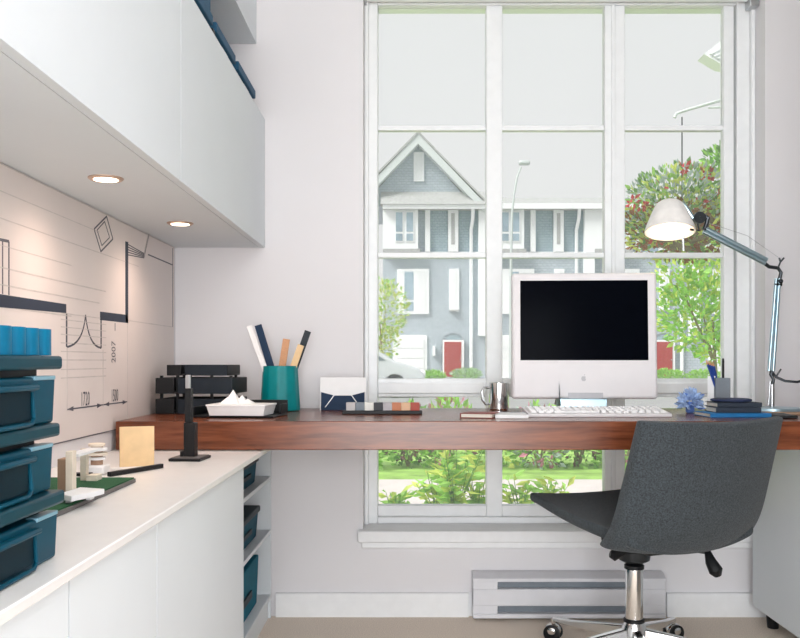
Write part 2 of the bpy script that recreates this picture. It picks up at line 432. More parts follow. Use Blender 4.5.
wl((67, 347), (67, 411), .0025, 3); wl((103, 350), (103, 407), .0025, 3); wl((127.3, 323), (127.3, 428), .003, 3)
wl((172.6, 248), (172.6, 327), .004, 1)
wl((67, 409.5), (127, 401.7), .0035, 1)
for (a, sgn) in (((67, 409.5), 1), ((102.2, 405), -1), ((104, 404.7), 1), ((127, 401.7), -1)):
    y, z = Wp(*a); mu.m(1).prism([(y, z), (y + sgn * .04, z + .006), (y + sgn * .04, z - .006)], 'x', XM, XM + .0008)
wl((115, 323), (115, 331), .003, 1)
wh(.716, .7, 3.165, .003, 1)
wh(1.3105, .7, 3.165, .003, 3)  # faint line painted for the shadow gap below the cabinet
def wtext(txt, px, py, size, rot=0):
    cu = bpy.data.curves.new('t', 'FONT'); cu.body = txt; cu.size = size; cu.align_x = 'CENTER'; cu.align_y = 'CENTER'; cu.resolution_u = 2
    to = bpy.data.objects.new('t', cu); me = bpy.data.meshes.new_from_object(to)
    y, z = Wp(px, py); c, s = math.cos(rot), math.sin(rot)
    vs = [(XM + .0008, y + (v.co.x * .62 * c - v.co.y * s), z + (v.co.x * .62 * s + v.co.y * c)) for v in me.vertices]
    mu.m(1).add(vs, [list(p.vertices) for p in me.polygons])
    bpy.data.objects.remove(to); bpy.data.curves.remove(cu); bpy.data.meshes.remove(me)
wtext('1720', 85, 399.5, .052); wtext('1500', 114.5, 396, .05); wtext('2007', 113.5, 352, .05, R(90))
tag(mu.build('wall_mural', ['mural', 'ink', 'navyink', 'faint'], recalc=False), 'pale floor plan drawing printed on the left wall panel with dimension figures', 'wall drawing')

# ================================================================ LOW CABINET, COUNTERTOP, SHELF UNIT
lc = empty('base_cabinet', (-.83, 1.4, 0)); tag(lc, 'low white handleless cabinet under the long white countertop', 'cabinet')
MB().box(.004, .385, -.9, .885, .06, .645).box(.004, .36, -.9, .885, 0, .06).build('carcass', 'cab', lc)
for (y0, y1) in ((-.9, -.686), (-.682, -.294), (-.289, .0945), (.0995, .885)):
    MB().box(.392, .411, y0, y1, .05, .643).build('door', 'cab', lc)
tag(bx(0, .425, -.9, 1.79, 0, .014).build('countertop', 'counter', None, (-.83, 1.4, .646), bevel=.002), 'long thin white countertop along the left wall', 'countertop')
su = empty('shelf_unit', (-.83, 2.30, 0)); tag(su, 'narrow white open shelf unit below the desk, holding teal boxes', 'shelf')
MB().box(0, .344, .012, .030, 0, .645).build('side_panel', 'cab', su, bevel=.001)
MB().box(0, .344, .872, .890, 0, .645).build('side_panel', 'cab', su, bevel=.001)
MB().box(0, .012, .03, .872, .08, .645).build('back_panel', 'cab', su)
for z in (.502, .314):
    MB().box(.012, .344, .03, .872, z - .013, z).build('shelf', 'cab', su, bevel=.001)
MB().box(.012, .344, .03, .872, .07, .085).build('bottom_board', 'cab', su, bevel=.001)
MB().box(.03, .335, .03, .872, 0, .07).build('plinth', 'cab', su)
MB().box(.012, .344, .03, .872, .632, .645).build('top_board', 'cab', su)
def bin_(z, h, Y0, Y1, label, m, lid):
    o = empty('storage_bin', (-.66, (Y0 + Y1) / 2, z)); tag(o, label, 'box', 'teal boxes in the open shelf unit')
    L = (Y1 - Y0) / 2
    MB().frustum(-.13, .145, -L + .008, L - .008, 0, h - (.02 if lid else 0), .006).build('bin_body', m, o, bevel=.004)
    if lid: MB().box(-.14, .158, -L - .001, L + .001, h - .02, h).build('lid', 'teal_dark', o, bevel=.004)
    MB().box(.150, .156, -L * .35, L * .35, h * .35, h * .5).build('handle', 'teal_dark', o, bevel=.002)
bin_(.503, .09, 2.62, 3.02, 'dark teal lidded bin on the top board of the open shelf', 'teal_shelf', True)
bin_(.315, .105, 2.60, 3.05, 'teal lidded bin on the middle board of the open shelf', 'teal_shelf', True)
bin_(.086, .165, 2.58, 3.06, 'bright teal tall box on the bottom board of the open shelf', 'teal_box', False)

# ================================================================ DESK AND PEDESTAL
DZ = .742
tag(bx(-1.405, 1.39, 0, .695, 0, .08).build('desk', 'walnut', None, (.59, 2.5, .662), bevel=.002), 'long walnut desk top running wall to wall under the window', 'desk')
pd = empty('drawer_pedestal', (1.425, 2.82, 0)); tag(pd, 'white drawer pedestal on black feet under the right end of desk', 'drawer unit')
MB().box(-.227, .227, -.28, .30, .06, .66).build('carcass', 'cab', pd, bevel=.002)
for k, (z0, z1) in enumerate(((.064, .255), (.259, .455), (.459, .655))):
    d = MB().box(-.225, .225, -.30, -.281, z0, z1).build('drawer', 'cab', pd, bevel=.002)
    MB().box(-.07, .07, -.312, -.30, z1 - .03, z1 - .02).build('handle', 'steel', d, bevel=.002)
for sx in (-1, 1):
    for sy in (-1, 1):
        MB().cyl((sx * .18, sy * .24, 0), (sx * .18, sy * .24, .06), .018, .024).build('foot', 'black', pd)

# ================================================================ FOREGROUND TEAL STACK
CT = .6605
def teal_box(z, label, L0=.87, L1=1.148, dx=0, h=.085):
    o = empty('drawer_box', (-.58 + dx, (L0 + L1) / 2, z)); tag(o, label, 'box', 'teal lidded boxes stacked on the counter')
    L = (L1 - L0) / 2; hb = h - .026
    MB().frustum(-.115, .131, -L + .012, L - .004, 0, hb, .002).build('box_body', 'teal', o, bevel=.004, seg=3)
    MB().box(-.128, .140, -L - .004, L + .004, h - .017, h).build('lid', 'teal_lid', o, bevel=.004, seg=3)
    MB().box(-.105, .116, -L + .015, L - .020, hb - .002, h - .017).build('gap_shade', 'black', o)  # black filler standing in for the shade in the gap below the lid
    # recessed grip with a lip
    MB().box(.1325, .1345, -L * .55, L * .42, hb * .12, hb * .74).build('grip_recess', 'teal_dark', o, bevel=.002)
    MB().tube([(.134, -L * .6, hb * .10), (.138, -L * .5, hb * .06), (.138, L * .36, hb * .06), (.136, L * .45, hb * .16), (.134, L * .45, hb * .7)], .0028, 8).build('grip_rim', 'teal', o)
    MB().box(.132, .144, -L * .62, L * .46, hb * .74, hb * .86).build('handle', 'teal', o, bevel=.003)
    MB().box(.120, .1345, L * .5, L - .006, hb - .004, hb + .0012).build('edge_highlight', 'edge', o, bevel=.001)  # pale strip painted as the glint along the body's top edge
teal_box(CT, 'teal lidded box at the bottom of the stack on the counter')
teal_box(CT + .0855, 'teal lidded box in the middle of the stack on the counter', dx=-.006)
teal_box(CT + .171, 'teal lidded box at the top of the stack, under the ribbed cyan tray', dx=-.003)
# ribbed cyan tray
rz = CT + .2565
cy = MB()
n = 8
y0 = .842; pitch = .038
pts = []
for i in range(n * 8 + 1):
    t = i / 8; pts.append((y0 + t * pitch, .010 * abs(math.sin(math.pi * t)) ** .6))
front = [(-.46 + b_, y) for y, b_ in pts]; back = [(-.66, pts[-1][0]), (-.66, pts[0][0])]
cy.prism([(x + .58, y - .97) for x, y in front + back], 'z', 0, .033)
tag(cy.build('ribbed_tray', 'cyan', None, (-.58, .97, rz)), 'bright cyan ribbed tray on top of the teal box stack', 'tray')

# ================================================================ COUNTER ITEMS
am = empty('architectural_model', (-.655, 1.52, CT)); tag(am, 'white block building model on a green lawn board beside the teal boxes', 'model')
MB().box(-.10, .095, -.33, .326, 0, .008).build('baseboard', 'greyedge', am, bevel=.001)
MB().box(-.098, .092, -.328, .323, .008, .0105).build('lawn', 'green', am)
def blk(nm, m, cx, cyy, sx, sy, z0, z1): MB().box(cx - sx / 2, cx + sx / 2, cyy - sy / 2, cyy + sy / 2, z0, z1).build(nm, m, am, bevel=.0008)
def mp(px, py, Y): p = at(px, py, Y); return p.x + .655, Y - 1.52, p.z - CT
p = mp(71, 482, 1.57); blk('tower_block', 'cream', p[0], p[1], .012, .02, .0105, .092)
p = mp(84.5, 484, 1.80); blk('tower_block', 'cream', p[0], p[1], .012, .016, .0105, .074)
p = mp(65, 475, 1.62); blk('brown_block', 'brown', p[0], p[1], .016, .03, .0105, .074)
p = mp(77, 460, 1.69); MB().box(p[0] - .012, p[0] + .014, p[1] - .03, p[1] + .10, .072, .077).build('bridge_slab', 'white', am)
p = mp(79, 494, 1.53); MB().prism([(p[0] - .028, p[1] - .02), (p[0] + .004, p[1] - .045), (p[0] + .020, p[1] - .005), (p[0] + .030, p[1] + .04), (p[0] - .02, p[1] + .06)], 'z', .0165, .026).box(p[0] - .016, p[0] - .006, p[1] - .02, p[1], .0105, .0165).box(p[0] + .008, p[0] + .016, p[1] + .01, p[1] + .03, .0105, .0165).build('hall_block', 'white', am, bevel=.001)
p = mp(94, 484, 1.80); blk('small_block', 'cream', p[0], p[1], .022, .03, .0105, .022)

lm = empty('layered_model', (-.690, 1.985, CT)); tag(lm, 'white rounded tower model of stacked slabs behind the beige card', 'model')
MB().box(-.055, .0, -.045, -.022, 0, .006).build('base_strip', 'black', lm)
MB().box(-.030, .024, -.020, .025, 0, .020).build('podium', 'white', lm, bevel=.004)
for i, (z0, r) in enumerate(((.030, .019), (.040, .023), (.050, .023), (.060, .018))):
    MB().lathe([(r * .6, z0), (r, z0 + .001), (r, z0 + .006), (r * .85, z0 + .0075)], (0, .004, 0), 28).build('floor_slab', 'cream' if i % 2 else 'white', lm)
MB().cyl((0, .004, .019), (0, .004, .062), .013).build('core', 'brown', lm)

cs = empty('card_stand', (-.61, 2.015, CT), R(66)); tag(cs, 'beige upright card on a white plate with a long thin black edge', 'card holder')
MB().box(-.087, .087, -.005, .005, 0, .010).build('base', 'black', cs, bevel=.001)
MB().box(-.004, .087, .005, .075, 0, .006).build('foot_plate', 'white', cs)
MB().box(-.0385, .0385, -.003, .003, .006, .098).build('card', 'beige', cs, (.048, .040, 0), (0, 0, R(-44)), bevel=.0008)

tw = empty('tower_model', (-.552, 2.275, CT), rz=R(-4)); tag(tw, 'slender black tower model with grey tip on a square black base', 'model')
MB().box(-.040, .040, -.05, .045, 0, .007).build('base_plate', 'black', tw, bevel=.0015)
MB().box(-.036, .036, -.045, .040, .007, .0085).build('plate_top', 'greyedge', tw)
MB().box(-.013, .015, -.014, .014, .0085, .094).build('lower_block', 'black', tw, bevel=.001)
MB().box(-.011, .005, -.011, .009, .094, .180).build('upper_block', 'black', tw, bevel=.001)
MB().box(-.010, .001, -.010, .002, .180, .214).build('tip', 'steel', tw, bevel=.001)
MB().box(-.022, -.013, -.016, .006, .0085, .022).build('side_block', 'black', tw, bevel=.001)

# ================================================================ DESK ITEMS, LEFT
DT = DZ + .0005
lt = empty('letter_tray', (-.670, 2.93, DT), rz=R(-3)); tag(lt, 'black three-tier letter tray in the corner of the walnut desk', 'letter tray')
def tier(z, w_, d, h, yoff=0, xo=0):
    m_ = MB(); t = .004; gap = .012
    x0, x1 = -w_ / 2 + xo, w_ / 2 + xo
    m_.box(x0, x1, -d / 2 + yoff, d / 2 + yoff, z, z + t)
    m_.box(x0, x0 + t, -d / 2 + yoff, d / 2 + yoff, z + t, z + h).box(x1 - t, x1, -d / 2 + yoff, d / 2 + yoff, z + t, z + h)
    m_.box(x0, x1, d / 2 - t + yoff, d / 2 + yoff, z + t, z + h)
    xs = x0 + (x1 - x0) * .27
    m_.m(0).box(x0, xs - gap / 2, -d / 2 + yoff - t, -d / 2 + yoff, z, z + h)
    m_.m(1).box(xs + gap / 2, x1, -d / 2 + yoff - t, -d / 2 + yoff, z, z + h)
    m_.build('tray', ['black', 'navyblack'], lt, bevel=.0012)
tier(.0, .245, .20, .048); tier(.064, .245, .20, .050); tier(.121, .195, .17, .034, yoff=.02)
for x in (-.112, -.06, -.02, .05, .112):
    MB().box(x - .004, x + .004, -.08, -.07, .004, .121).build('post', 'black', lt)
for x in (-.088, .088):
    MB().box(x - .004, x + .004, .08, .09, .004, .124).build('post', 'black', lt)

bt = empty('shallow_tray', (-.515, 2.715, DT), rz=R(-6)); tag(bt, 'shallow black tray holding the white paper model', 'tray')
MB().box(-.125, .128, -.075, .11, 0, .006).box(-.125, .128, .102, .11, .006, .046).box(-.125, -.118, -.075, .102, .006, .03).box(.121, .128, .02, .102, .006, .036).build('tray_body', 'black', bt, bevel=.002)
wm = empty('paper_model', (-.497, 2.685, DT + .0065), rz=R(-6)); tag(wm, 'white folded paper model with small peaks in the black tray', 'model')
MB().frustum(-.082, .080, -.055, .06, 0, .028, .007).box(-.091, .089, -.064, .069, .028, .033).build('base_box', 'white', wm, bevel=.001)
for (x, y, r, h) in ((-.03, .01, .022, .042), (-.005, .02, .018, .026), (.018, .0, .02, .016), (-.05, .02, .02, .02)):
    MB().add([(x - r, y - r, .033), (x + r, y - r, .033), (x + r, y + r, .033), (x - r, y + r, .033), (x, y, .033 + h)], [(0, 1, 4), (1, 2, 4), (2, 3, 4), (3, 0, 4), (3, 2, 1, 0)]).build('peak', 'white', wm)

cx_, cyy_ = -.43, 3.02
cp = empty('pencil_cup', (cx_, cyy_, DT)); tag(cp, 'ribbed teal ceramic cup full of rulers on the desk', 'cup')
prof = [(.060, 0), (.066, .003), (.0655, .02), (.058, .146), (.0575, .151), (.054, .151), (.054, .145), (.060, .012), (0, .012)]
MB().lathe(prof, n=96, mod=lambda k: 1 + .012 * math.cos(2 * math.pi * k / 8)).build('cup_body', 'cup', cp)
def stick(name, base_px, top_px, wd, th, m, label, cat='ruler', dy=0, parts=None):
    Yb = cyy_ + dy
    b0 = at(*base_px, Yb); t0 = at(*top_px, Yb + dy * .4)
    d = (t0 - b0); L = d.length; dirn = d.normalized()
    q = dirn.to_track_quat('Z', 'Y')
    o = MB().box(-wd / 2, wd / 2, -th / 2, th / 2, 0, L).build(name, m, None, b0, bevel=.0008)
    xa = Vector((0, 1, 0)).cross(dirn).normalized(); ya_ = dirn.cross(xa)
    o.rotation_euler = Matrix((xa, ya_, dirn)).transposed().to_euler()
    tag(o, label, cat, 'rulers and sticks in the teal cup'); return o
stick('ruler', (276, 400), (249, 326), .018, .003, 'white', 'white ruler leaning left in the teal cup', dy=-.018)
stick('ruler', (281, 400), (258, 325), .024, .003, 'navy', 'navy ruler leaning left in the teal cup beside the white one', dy=.0)
stick('ruler', (277, 400), (286.5, 339), .024, .004, 'wood', 'wooden ruler standing almost upright in the teal cup', dy=.016)
stick('ruler', (281, 402), (301, 345), .022, .004, 'beige', 'pale wooden ruler in the teal cup below the dark stick', dy=-.010)
stick('ruler', (283, 402), (308, 331), .022, .004, 'navyblack', 'dark grey scale ruler leaning right in the teal cup', dy=.008)

cf = empty('envelope_card', (-.222, 3.05, DT), rot=(R(-8), 0, 0)); tag(cf, 'white card with navy pocket standing against the wall on the desk', 'card')
MB().box(-.078, .078, .004, .010, 0, .113).build('card', 'white', cf, bevel=.0005)
MB().prism([(-.074, 0), (.074, 0), (.074, .062), (.028, .05), (-.028, .05), (-.074, .062)], 'y', -.002, .0035).build('pocket', 'navy', cf)
for s in (-1, 1):
    MB().prism([(s * .058, .010), (s * .061, .010), (s * .031, .052), (s * .027, .052)], 'y', -.0035, -.0021).build('piping', 'white', cf)

sw = empty('sample_strip', (-.08, 2.84, DT)); tag(sw, 'strip of eight colour sample blocks on a black base on the desk', 'colour samples')
MB().box(-.127, .125, -.02, .03, 0, .011).build('base', 'black', sw, bevel=.0015)
cols_ = [(190, 186, 186), (112, 122, 132), (222, 222, 216), (24, 28, 38), (172, 168, 172), (192, 118, 78), (218, 176, 140), (166, 62, 42)]
for i, c in enumerate(cols_):
    x0 = -.115 + i * .029
    MB().box(x0, x0 + .0283, -.012, .022, .0112, .036).build('sample_block', mat('sample_%d' % i, c, .5), sw, bevel=.0006)

mg = empty('mug', (.312, 3.08, DT)); tag(mg, 'shiny steel mug with a handle beside the white computer', 'mug')
MB().lathe([(.030, 0), (.034, .003), (.035, .02), (.035, .092), (.0335, .093), (.032, .09), (.032, .008), (0, .006)], n=40).build('mug_body', 'chrome', mg)
MB().tube([(-.034, -.004, .076), (-.052, -.012, .078), (-.060, -.014, .062), (-.058, -.014, .036), (-.046, -.01, .020), (-.034, -.004, .020)], .0045, 10).build('handle', 'steel', mg)

nb = empty('notebook', (.214, 2.66, DT), rz=R(-18)); tag(nb, 'small dark red notebook lying flat left of the keyboard', 'notebook')
MB().box(-.05, .045, -.035, .06, .0, .002).box(-.05, .045, -.035, .06, .012, .014).box(-.053, -.05, -.035, .06, 0, .014).build('cover', 'red', nb, bevel=.0008)
MB().box(-.0495, .042, -.033, .057, .002, .012).build('pages', 'paper', nb)
pp = empty('notepad', (.305, 2.655, DT), rz=R(-3)); tag(pp, 'white notepad on the desk between red notebook and keyboard', 'notepad')
MB().box(-.048, .048, -.045, .09, 0, .010).build('pages', 'white', pp, bevel=.001)
MB().box(-.049, .049, .088, .094, 0, .0115).build('binding', 'heatslot', pp)

# ---- keyboard
kb = empty('keyboard', (.575, 2.755, DT)); tag(kb, 'white computer keyboard in front of the white monitor', 'keyboard')
MB().prism([(-.072, 0), (.078, 0), (.078, .020), (.074, .022), (-.070, .010), (-.072, .008)], 'x', -.215, .215).build('case', 'imac', kb, bevel=.002)
kk = 0
for r_ in range(5):
    yy = -.058 + r_ * .0255; zz = .0105 + (yy + .07) * (12 / 144)
    xs = [-.205 + i * .0195 for i in range(21)]
    if r_ == 0: xs = [-.205, -.1825, -.16, None, .005, .0275, .05, .073, .0955, .118, .14, .163, .185]
    for i, x in enumerate(xs):
        if x is None: MB().box(-.135, .0, yy, yy + .019, zz, zz + .006).build('space_bar', 'keys', kb, bevel=.001); continue
        if kk < 99:
            MB().frustum(x + .0012, x + .0168, yy + .001, yy + .019, zz, zz + .006, -.001).build('key', 'keys', kb); kk += 1

# ---- all-in-one computer
ic = empty('computer', (.588, 3.0, DT), rz=R(-3)); tag(ic, 'white all-in-one computer with black screen on a metal foot', 'computer')
HW = .240; H0 = .041; H1 = .462
hd = empty('display', (0, 0, 0)); bpy.data.objects.remove(hd)
tl = R(-3)
def tilt(o): o.rotation_euler = (tl, 0, 0); return o
dsp = tilt(MB().box(-HW, HW, -.025, .025, H0, H1).build('display_case', 'imac', ic, bevel=.010, seg=4))
SX0, SX1, SZ0, SZ1 = -.212, .210, .169, .436
MB().box(SX0, SX1, -.0262, -.0252, SZ0, SZ1).build('screen', 'screen', dsp)
lg = MB()
pr = []
for k in range(28):
    an = 2 * math.pi * k / 28
    r_ = .0085 * (1 - .12 * math.cos(2 * an) * .5 - (.18 if abs(an - math.pi / 2) < .25 else 0) - (.10 if abs(an - 3 * math.pi / 2) < .2 else 0))
    if an < .55 or an > 2 * math.pi - .35: r_ *= .72
    pr.append((-.003 + r_ * math.cos(an), .108 + r_ * math.sin(an)))
lg.prism(pr, 'y', -.0258, -.0252)
lg.prism([(-.003, .1175), (-.0005, .1185), (.0015, .1220), (-.001, .1215)], 'y', -.0258, -.0252)
lg.build('emblem', 'logo', dsp)
MB().box(-.055, .06, -.0256, -.0250, H0 + .001, H0 + .020).build('chin_vent', 'logo', dsp)
st = MB(); st.prism([(-.085, 0), (-.085, .004), (.055, .006), (.060, .012), (.03, .17), (.024, .17), (.052, .012), (.048, 0)], 'x', -.085, .085)
st.build('stand', 'alu', ic, bevel=.001)
MB().tube([(-.085, .03, .06), (-.085, .09, .02), (-.02, .14, .004), (.1, .17, .004)], .003, 8).build('power_cord', 'white', ic)

# ---- right-hand clutter
fl = empty('paper_flower', (.912, 2.90, DT)); tag(fl, 'ragged pale blue flower cluster on the desk beside the books', 'flower')
pb = MB(); random.seed(3)
for i in range(90):
    th = random.uniform(0, 2 * math.pi); ph = random.uniform(.05, 2.05)
    d = Vector((math.cos(th) * math.sin(ph), math.sin(th) * math.sin(ph), math.cos(ph)))
    pb.m(0 if random.random() < .8 else 1).leaf(Vector((0, 0, .032)) + d * .014, d, random.uniform(.026, .042), random.uniform(.016, .026))
pb.build('petals', ['blueflower', 'bluedeep'], fl, recalc=False)
pc = MB()
pc.lathe([(.010, 0), (.014, .004), (.014, .02), (.008, .036)], n=16)
pc.build('calyx', 'bluedeep', fl)

def book(name, loc, rz, w_, d, h, cover, label, cat='book', group='books stacked on the desk by the window', page='paper'):
    o = empty(name, loc, rz); tag(o, label, cat, group)
    t = .0018
    MB().box(-w_ / 2, w_ / 2, -d / 2, d / 2, 0, t).box(-w_ / 2, w_ / 2, -d / 2, d / 2, h - t, h).box(-w_ / 2, w_ / 2, -d / 2, -d / 2 + t, t, h - t).build('cover', cover, o, bevel=.0006)
    MB().box(-w_ / 2 + .003, w_ / 2 - .003, -d / 2 + t, d / 2 - .004, t, h - t).build('pages', page, o)
    return o
bz = DT
book('folder', (.985, 2.73, bz), R(2), .185, .14, .012, 'bookblue', 'flat blue folder at the bottom of the book stack', 'folder'); bz += .0125
book('book', (.99, 2.735, bz), R(-1), .135, .105, .016, 'bookdark', 'dark slate book directly on the blue folder'); bz += .0165
book('book', (.992, 2.737, bz), R(1), .135, .105, .014, 'bookdark', 'dark slate book second from the top of the stack'); bz += .0145
tag(MB().lathe([(.05, 0), (.060, .003), (.060, .008), (.05, .0105)], n=36).build('lens_cap', 'booknavy', None, (.985, 2.735, bz)), 'thin round navy disc lying on top of the books', 'disc')
tag(MB().box(-.025, .03, -.06, .08, 0, .009).build('phone', 'black', None, (1.108, 2.66, DT), (0, 0, R(-8)), bevel=.003), 'thin black phone on the desk behind the chair back', 'phone')

ph_ = empty('pencil_holder', (1.028, 2.95, DT)); tag(ph_, 'small square steel pencil holder behind the books', 'pencil holder')
hm = MB(); a_ = .024; t_ = .002
hm.box(-a_, a_, -a_, a_, 0, .003).box(-a_, a_, -a_, -a_ + t_, .003, .112).box(-a_, a_, a_ - t_, a_, .003, .112).box(-a_, -a_ + t_, -a_ + t_, a_ - t_, .003, .112).box(a_ - t_, a_, -a_ + t_, a_ - t_, .003, .112)
hm.build('holder_body', 'heatslot', ph_, bevel=.0006)
for i, (bxp, tx, yo) in enumerate(((.006, -.052, -.012), (.009, -.042, -.004), (.012, -.032, .004), (.014, -.022, .012))):
    q = empty('pencil', (1.028 + bxp, 2.95 + yo, DT + .004)); tag(q, ['blue pencil leaning farthest left in the steel holder', 'blue pencil leaning left in the steel holder, second from the left', 'blue pencil leaning left in the steel holder, third from the left', 'blue pencil leaning least in the steel holder, next to the black pen'][i], 'pencil', 'blue pencils in the steel holder')
    d = Vector((tx - bxp, 0, .168 - i * .002)); L = d.length; q.rotation_euler = (0, math.atan2(d.x, d.z), 0)
    MB().cyl((0, 0, 0), (0, 0, L - .016), .0038, n=6).build('shaft', 'pencilblue', q)
    MB().cyl((0, 0, L - .016), (0, 0, L), .0038, .0008, 6).build('tip', 'wood', q)
pn = empty('pen', (1.028 + .014, 2.95 + .016, DT + .004)); tag(pn, 'black pen standing upright in the steel holder', 'pen')
MB().cyl((0, 0, 0), (0, 0, .16), .0038, n=12).build('barrel', 'black', pn); MB().cyl((0, 0, .16), (0, 0, .172), .0042, .003, 12).build('cap', 'black', pn)
tag(MB().box(-.004, -.0025, -.012, .012, 0, .118).build('card', 'white', None, (.998, 2.95, DT), (0, 0, R(70)), bevel=.0003), 'narrow white card standing left of the steel pencil holder', 'card')

# loose papers on the right end
random.seed(5)
for i, (x, y, r_, m_, lab, h) in enumerate(((1.30, 2.74, 6, 'white', 'sheaf of white papers at the right end of the desk', .006), (1.20, 2.83, -9, 'brown', 'tan paper folder on the desk in front of the lamp', .005))):
    tag(MB().box(-.07, .07, -.04, .04, 0, h).build('papers', m_, None, (x, y, DT), (0, 0, R(r_)), bevel=.0008), lab, 'papers')

# ================================================================ DESK LAMP
LY = 3.0
L0 = Vector((X_(772, LY), LY, DT))
dl = empty('desk_lamp', L0); tag(dl, 'silver two-arm desk lamp with a lit white shade by the window', 'lamp')
def lp(px, py, dy=0): return at(px, py, LY + dy) - L0
MB().lathe([(.098, 0), (.1, .004), (.098, .012), (.02, .016), (.0, .016)], n=48).build('base', 'alu', dl)
j1, j2, j3 = lp(772, 371), lp(778, 268), lp(704, 230)
st = MB().cyl((0, 0, .014), (0, 0, .09), .008); st.cyl((-.012, 0, .02), (-.006, 0, .10), .004).build('stem', 'steel', dl)
MB().tube([(0, 0, .088), (.004, -.004, .105), j1 + Vector((-.004, 0, -.012)), j1], [.006, .005, .006, .008], 10).build('lower_joint', 'darkmetal', dl)
MB().cyl(j1 + Vector((-.010, 0, 0)), j2 + Vector((-.006, 0, -.035)), .0058).cyl(j1 + Vector((.004, 0, 0)), j2 + Vector((.005, 0, -.035)), .0058).build('lower_arm', 'alu', dl)
MB().cyl(j2 + Vector((-.012, .0, -.055)), j2 + Vector((.012, 0, -.055)), .006).ball(j2 + Vector((.006, -.008, -.045)), .008).tube([j2 + Vector((.004, 0, -.045)), j2 + Vector((.010, 0, -.015)), j2, j2 + Vector((-.03, 0, .004)), j2 + Vector((-.05, 0, .02))], .0062, 10).tube([j2 + Vector((.0, 0, -.0)), j2 + Vector((.008, 0, .02)), j2 + Vector((.02, 0, .034))], .003, 8).tube([j2 + Vector((.008, 0, .02)), j2 + Vector((.004, 0, .034))], .003, 8).build('elbow', 'darkmetal', dl)
dv = (j3 - j2).normalized(); nv = Vector((-dv.z, 0, dv.x))
MB().cyl(j2 + dv * .045 + nv * .006, j3 + nv * .006, .0075).cyl(j2 + dv * .045 - nv * .007, j3 - nv * .007, .0075).build('upper_arm', 'alu', dl)
MB().tube([j2 + Vector((.012, 0, .028)), (j2 + j3) / 2 + Vector((.02, 0, .045)), j3 + Vector((-.005, 0, .03))], .0009, 6).build('tension_wire', 'steel', dl)
hj = lp(699, 218)
MB().cyl(hj + Vector((0, -.012, 0)), hj + Vector((0, .012, 0)), .020).cyl(hj + Vector((.004, -.016, .0)), hj + Vector((.004, .016, .0)), .006).tube([hj + Vector((.012, 0, .012)), hj + Vector((.03, 0, 0)), j3 + Vector((.004, 0, .006)), j3], [.006, .008, .008, .008], 10).tube([hj + Vector((-.005, 0, -.016)), hj + Vector((.0, 0, -.042)), hj + Vector((-.03, 0, -.038))], .004, 8).build('head_joint', 'darkmetal', dl)
sh = lp(670, 232); 
shp = [(.0815, 0), (.0835, .001), (.079, .018), (.066, .052), (.052, .084), (.044, .098), (.034, .106), (.018, .109), (0, .110), (0, .107), (.018, .106), (.033, .103), (.042, .095), (.050, .082), (.064, .050), (.0775, .016), (.0805, .0)]
so = MB().lathe(shp, n=48, caps=False)
shade = so.build('lamp_shade', 'shade', dl, sh, (R(-13), R(3), 0))
MB().ball((0, 0, .045), .026, 16, (1, 1, 1.2)).build('bulb', 'bulb', shade)
MB().cyl((0, 0, .07), (0, 0, .106), .014).build('socket', 'steel', shade)
MB().tube([hj + Vector((-.02, 0, .0)), sh + Vector((.048, 0, .09)), sh + Vector((.028, 0, .098))], .007, 10).build('shade_mount', 'alu', dl)
MB().cyl(lp(683, 236), lp(683.5, 251), .004).build('handle', 'chrome', dl)
MB().tube([lp(772, 372), lp(776, 377), lp(785, 381, -.01), lp(797, 382, -.02), lp(815, 378, -.02), lp(840, 366, 0)], .0042, 10).tube([lp(776, 377), lp(781, 369)], .003, 8).build('cable', 'darkmetal', dl)

# ================================================================ BASEBOARD HEATER
ht = empty('baseboard_heater', (.564, 3.198, 0)); tag(ht, 'white electric baseboard heater on the wall below the window', 'heater')
MB().box(-.337, .337, -.030, 0, .012, .165).build('housing', 'heater', ht, bevel=.003)
MB().prism([(-.031, .165), (-.066, .150), (-.066, .138), (-.031, .138)], 'x', -.337, .337).build('top_hood', 'heater', ht, bevel=.002)
MB().box(-.337, .337, -.062, -.031, .052, .112).build('front_panel', 'heater', ht, bevel=.004)
MB().box(-.337, .337, -.066, -.031, .010, .026).build('bottom_rail', 'heater', ht, bevel=.003)
for x0, x1 in ((-.337, -.25), (.245, .337)):
    MB().box(x0, x1, -.060, -.031, .014, .148).build('end_cap', 'heater', ht, bevel=.003)
for z0, z1 in ((.113, .137), (.027, .051)):
    MB().box(-.249, .244, -.040, -.031, z0, z1).build('vent', 'heatslot', ht)

# ================================================================ OFFICE CHAIR
HX, HY, HA = .668, 2.65, R(24)
ch = empty('office_chair', (HX, HY, 0), HA); tag(ch, 'charcoal felt swivel chair with chrome star base pulled up to the desk', 'chair')
def shell(fn, nu, nv, name, th_fn, parent, nrm):
    mb = MB(); top = []; bot = []
    US = [-1, -.94, -.7, -.35, 0, .35, .7, .94, 1]; VS = [0, .04, .14, .28, .44, .6, .76, .9, .97, 1]
    for j in range(nv + 1):
        for i in range(nu + 1):
            u = US[i]; v = VS[j]
            p = Vector(fn(u, v)); top.append(p); bot.append(p + nrm(u, v) * th_fn(u, v))
    W = nu + 1; N = W * (nv + 1); fs = []
    for j in range(nv):
        for i in range(nu):
            a = j * W + i
            fs.append((a, a + 1, a + W + 1, a + W)); fs.append((N + a, N + a + W, N + a + W + 1, N + a + 1))
    ring = [i for i in range(nu)] + [j * W + nu for j in range(nv)] + [nv * W + i for i in range(nu, 0, -1)] + [j * W for j in range(nv, 0, -1)]
    for k in range(len(ring)):
        a = ring[k]; b = ring[(k + 1) % len(ring)]; fs.append((a, a + N, b + N, b))
    mb.add(top + bot, fs)
    return mb.build(name, 'fabric', parent, sub=2, angle=180)
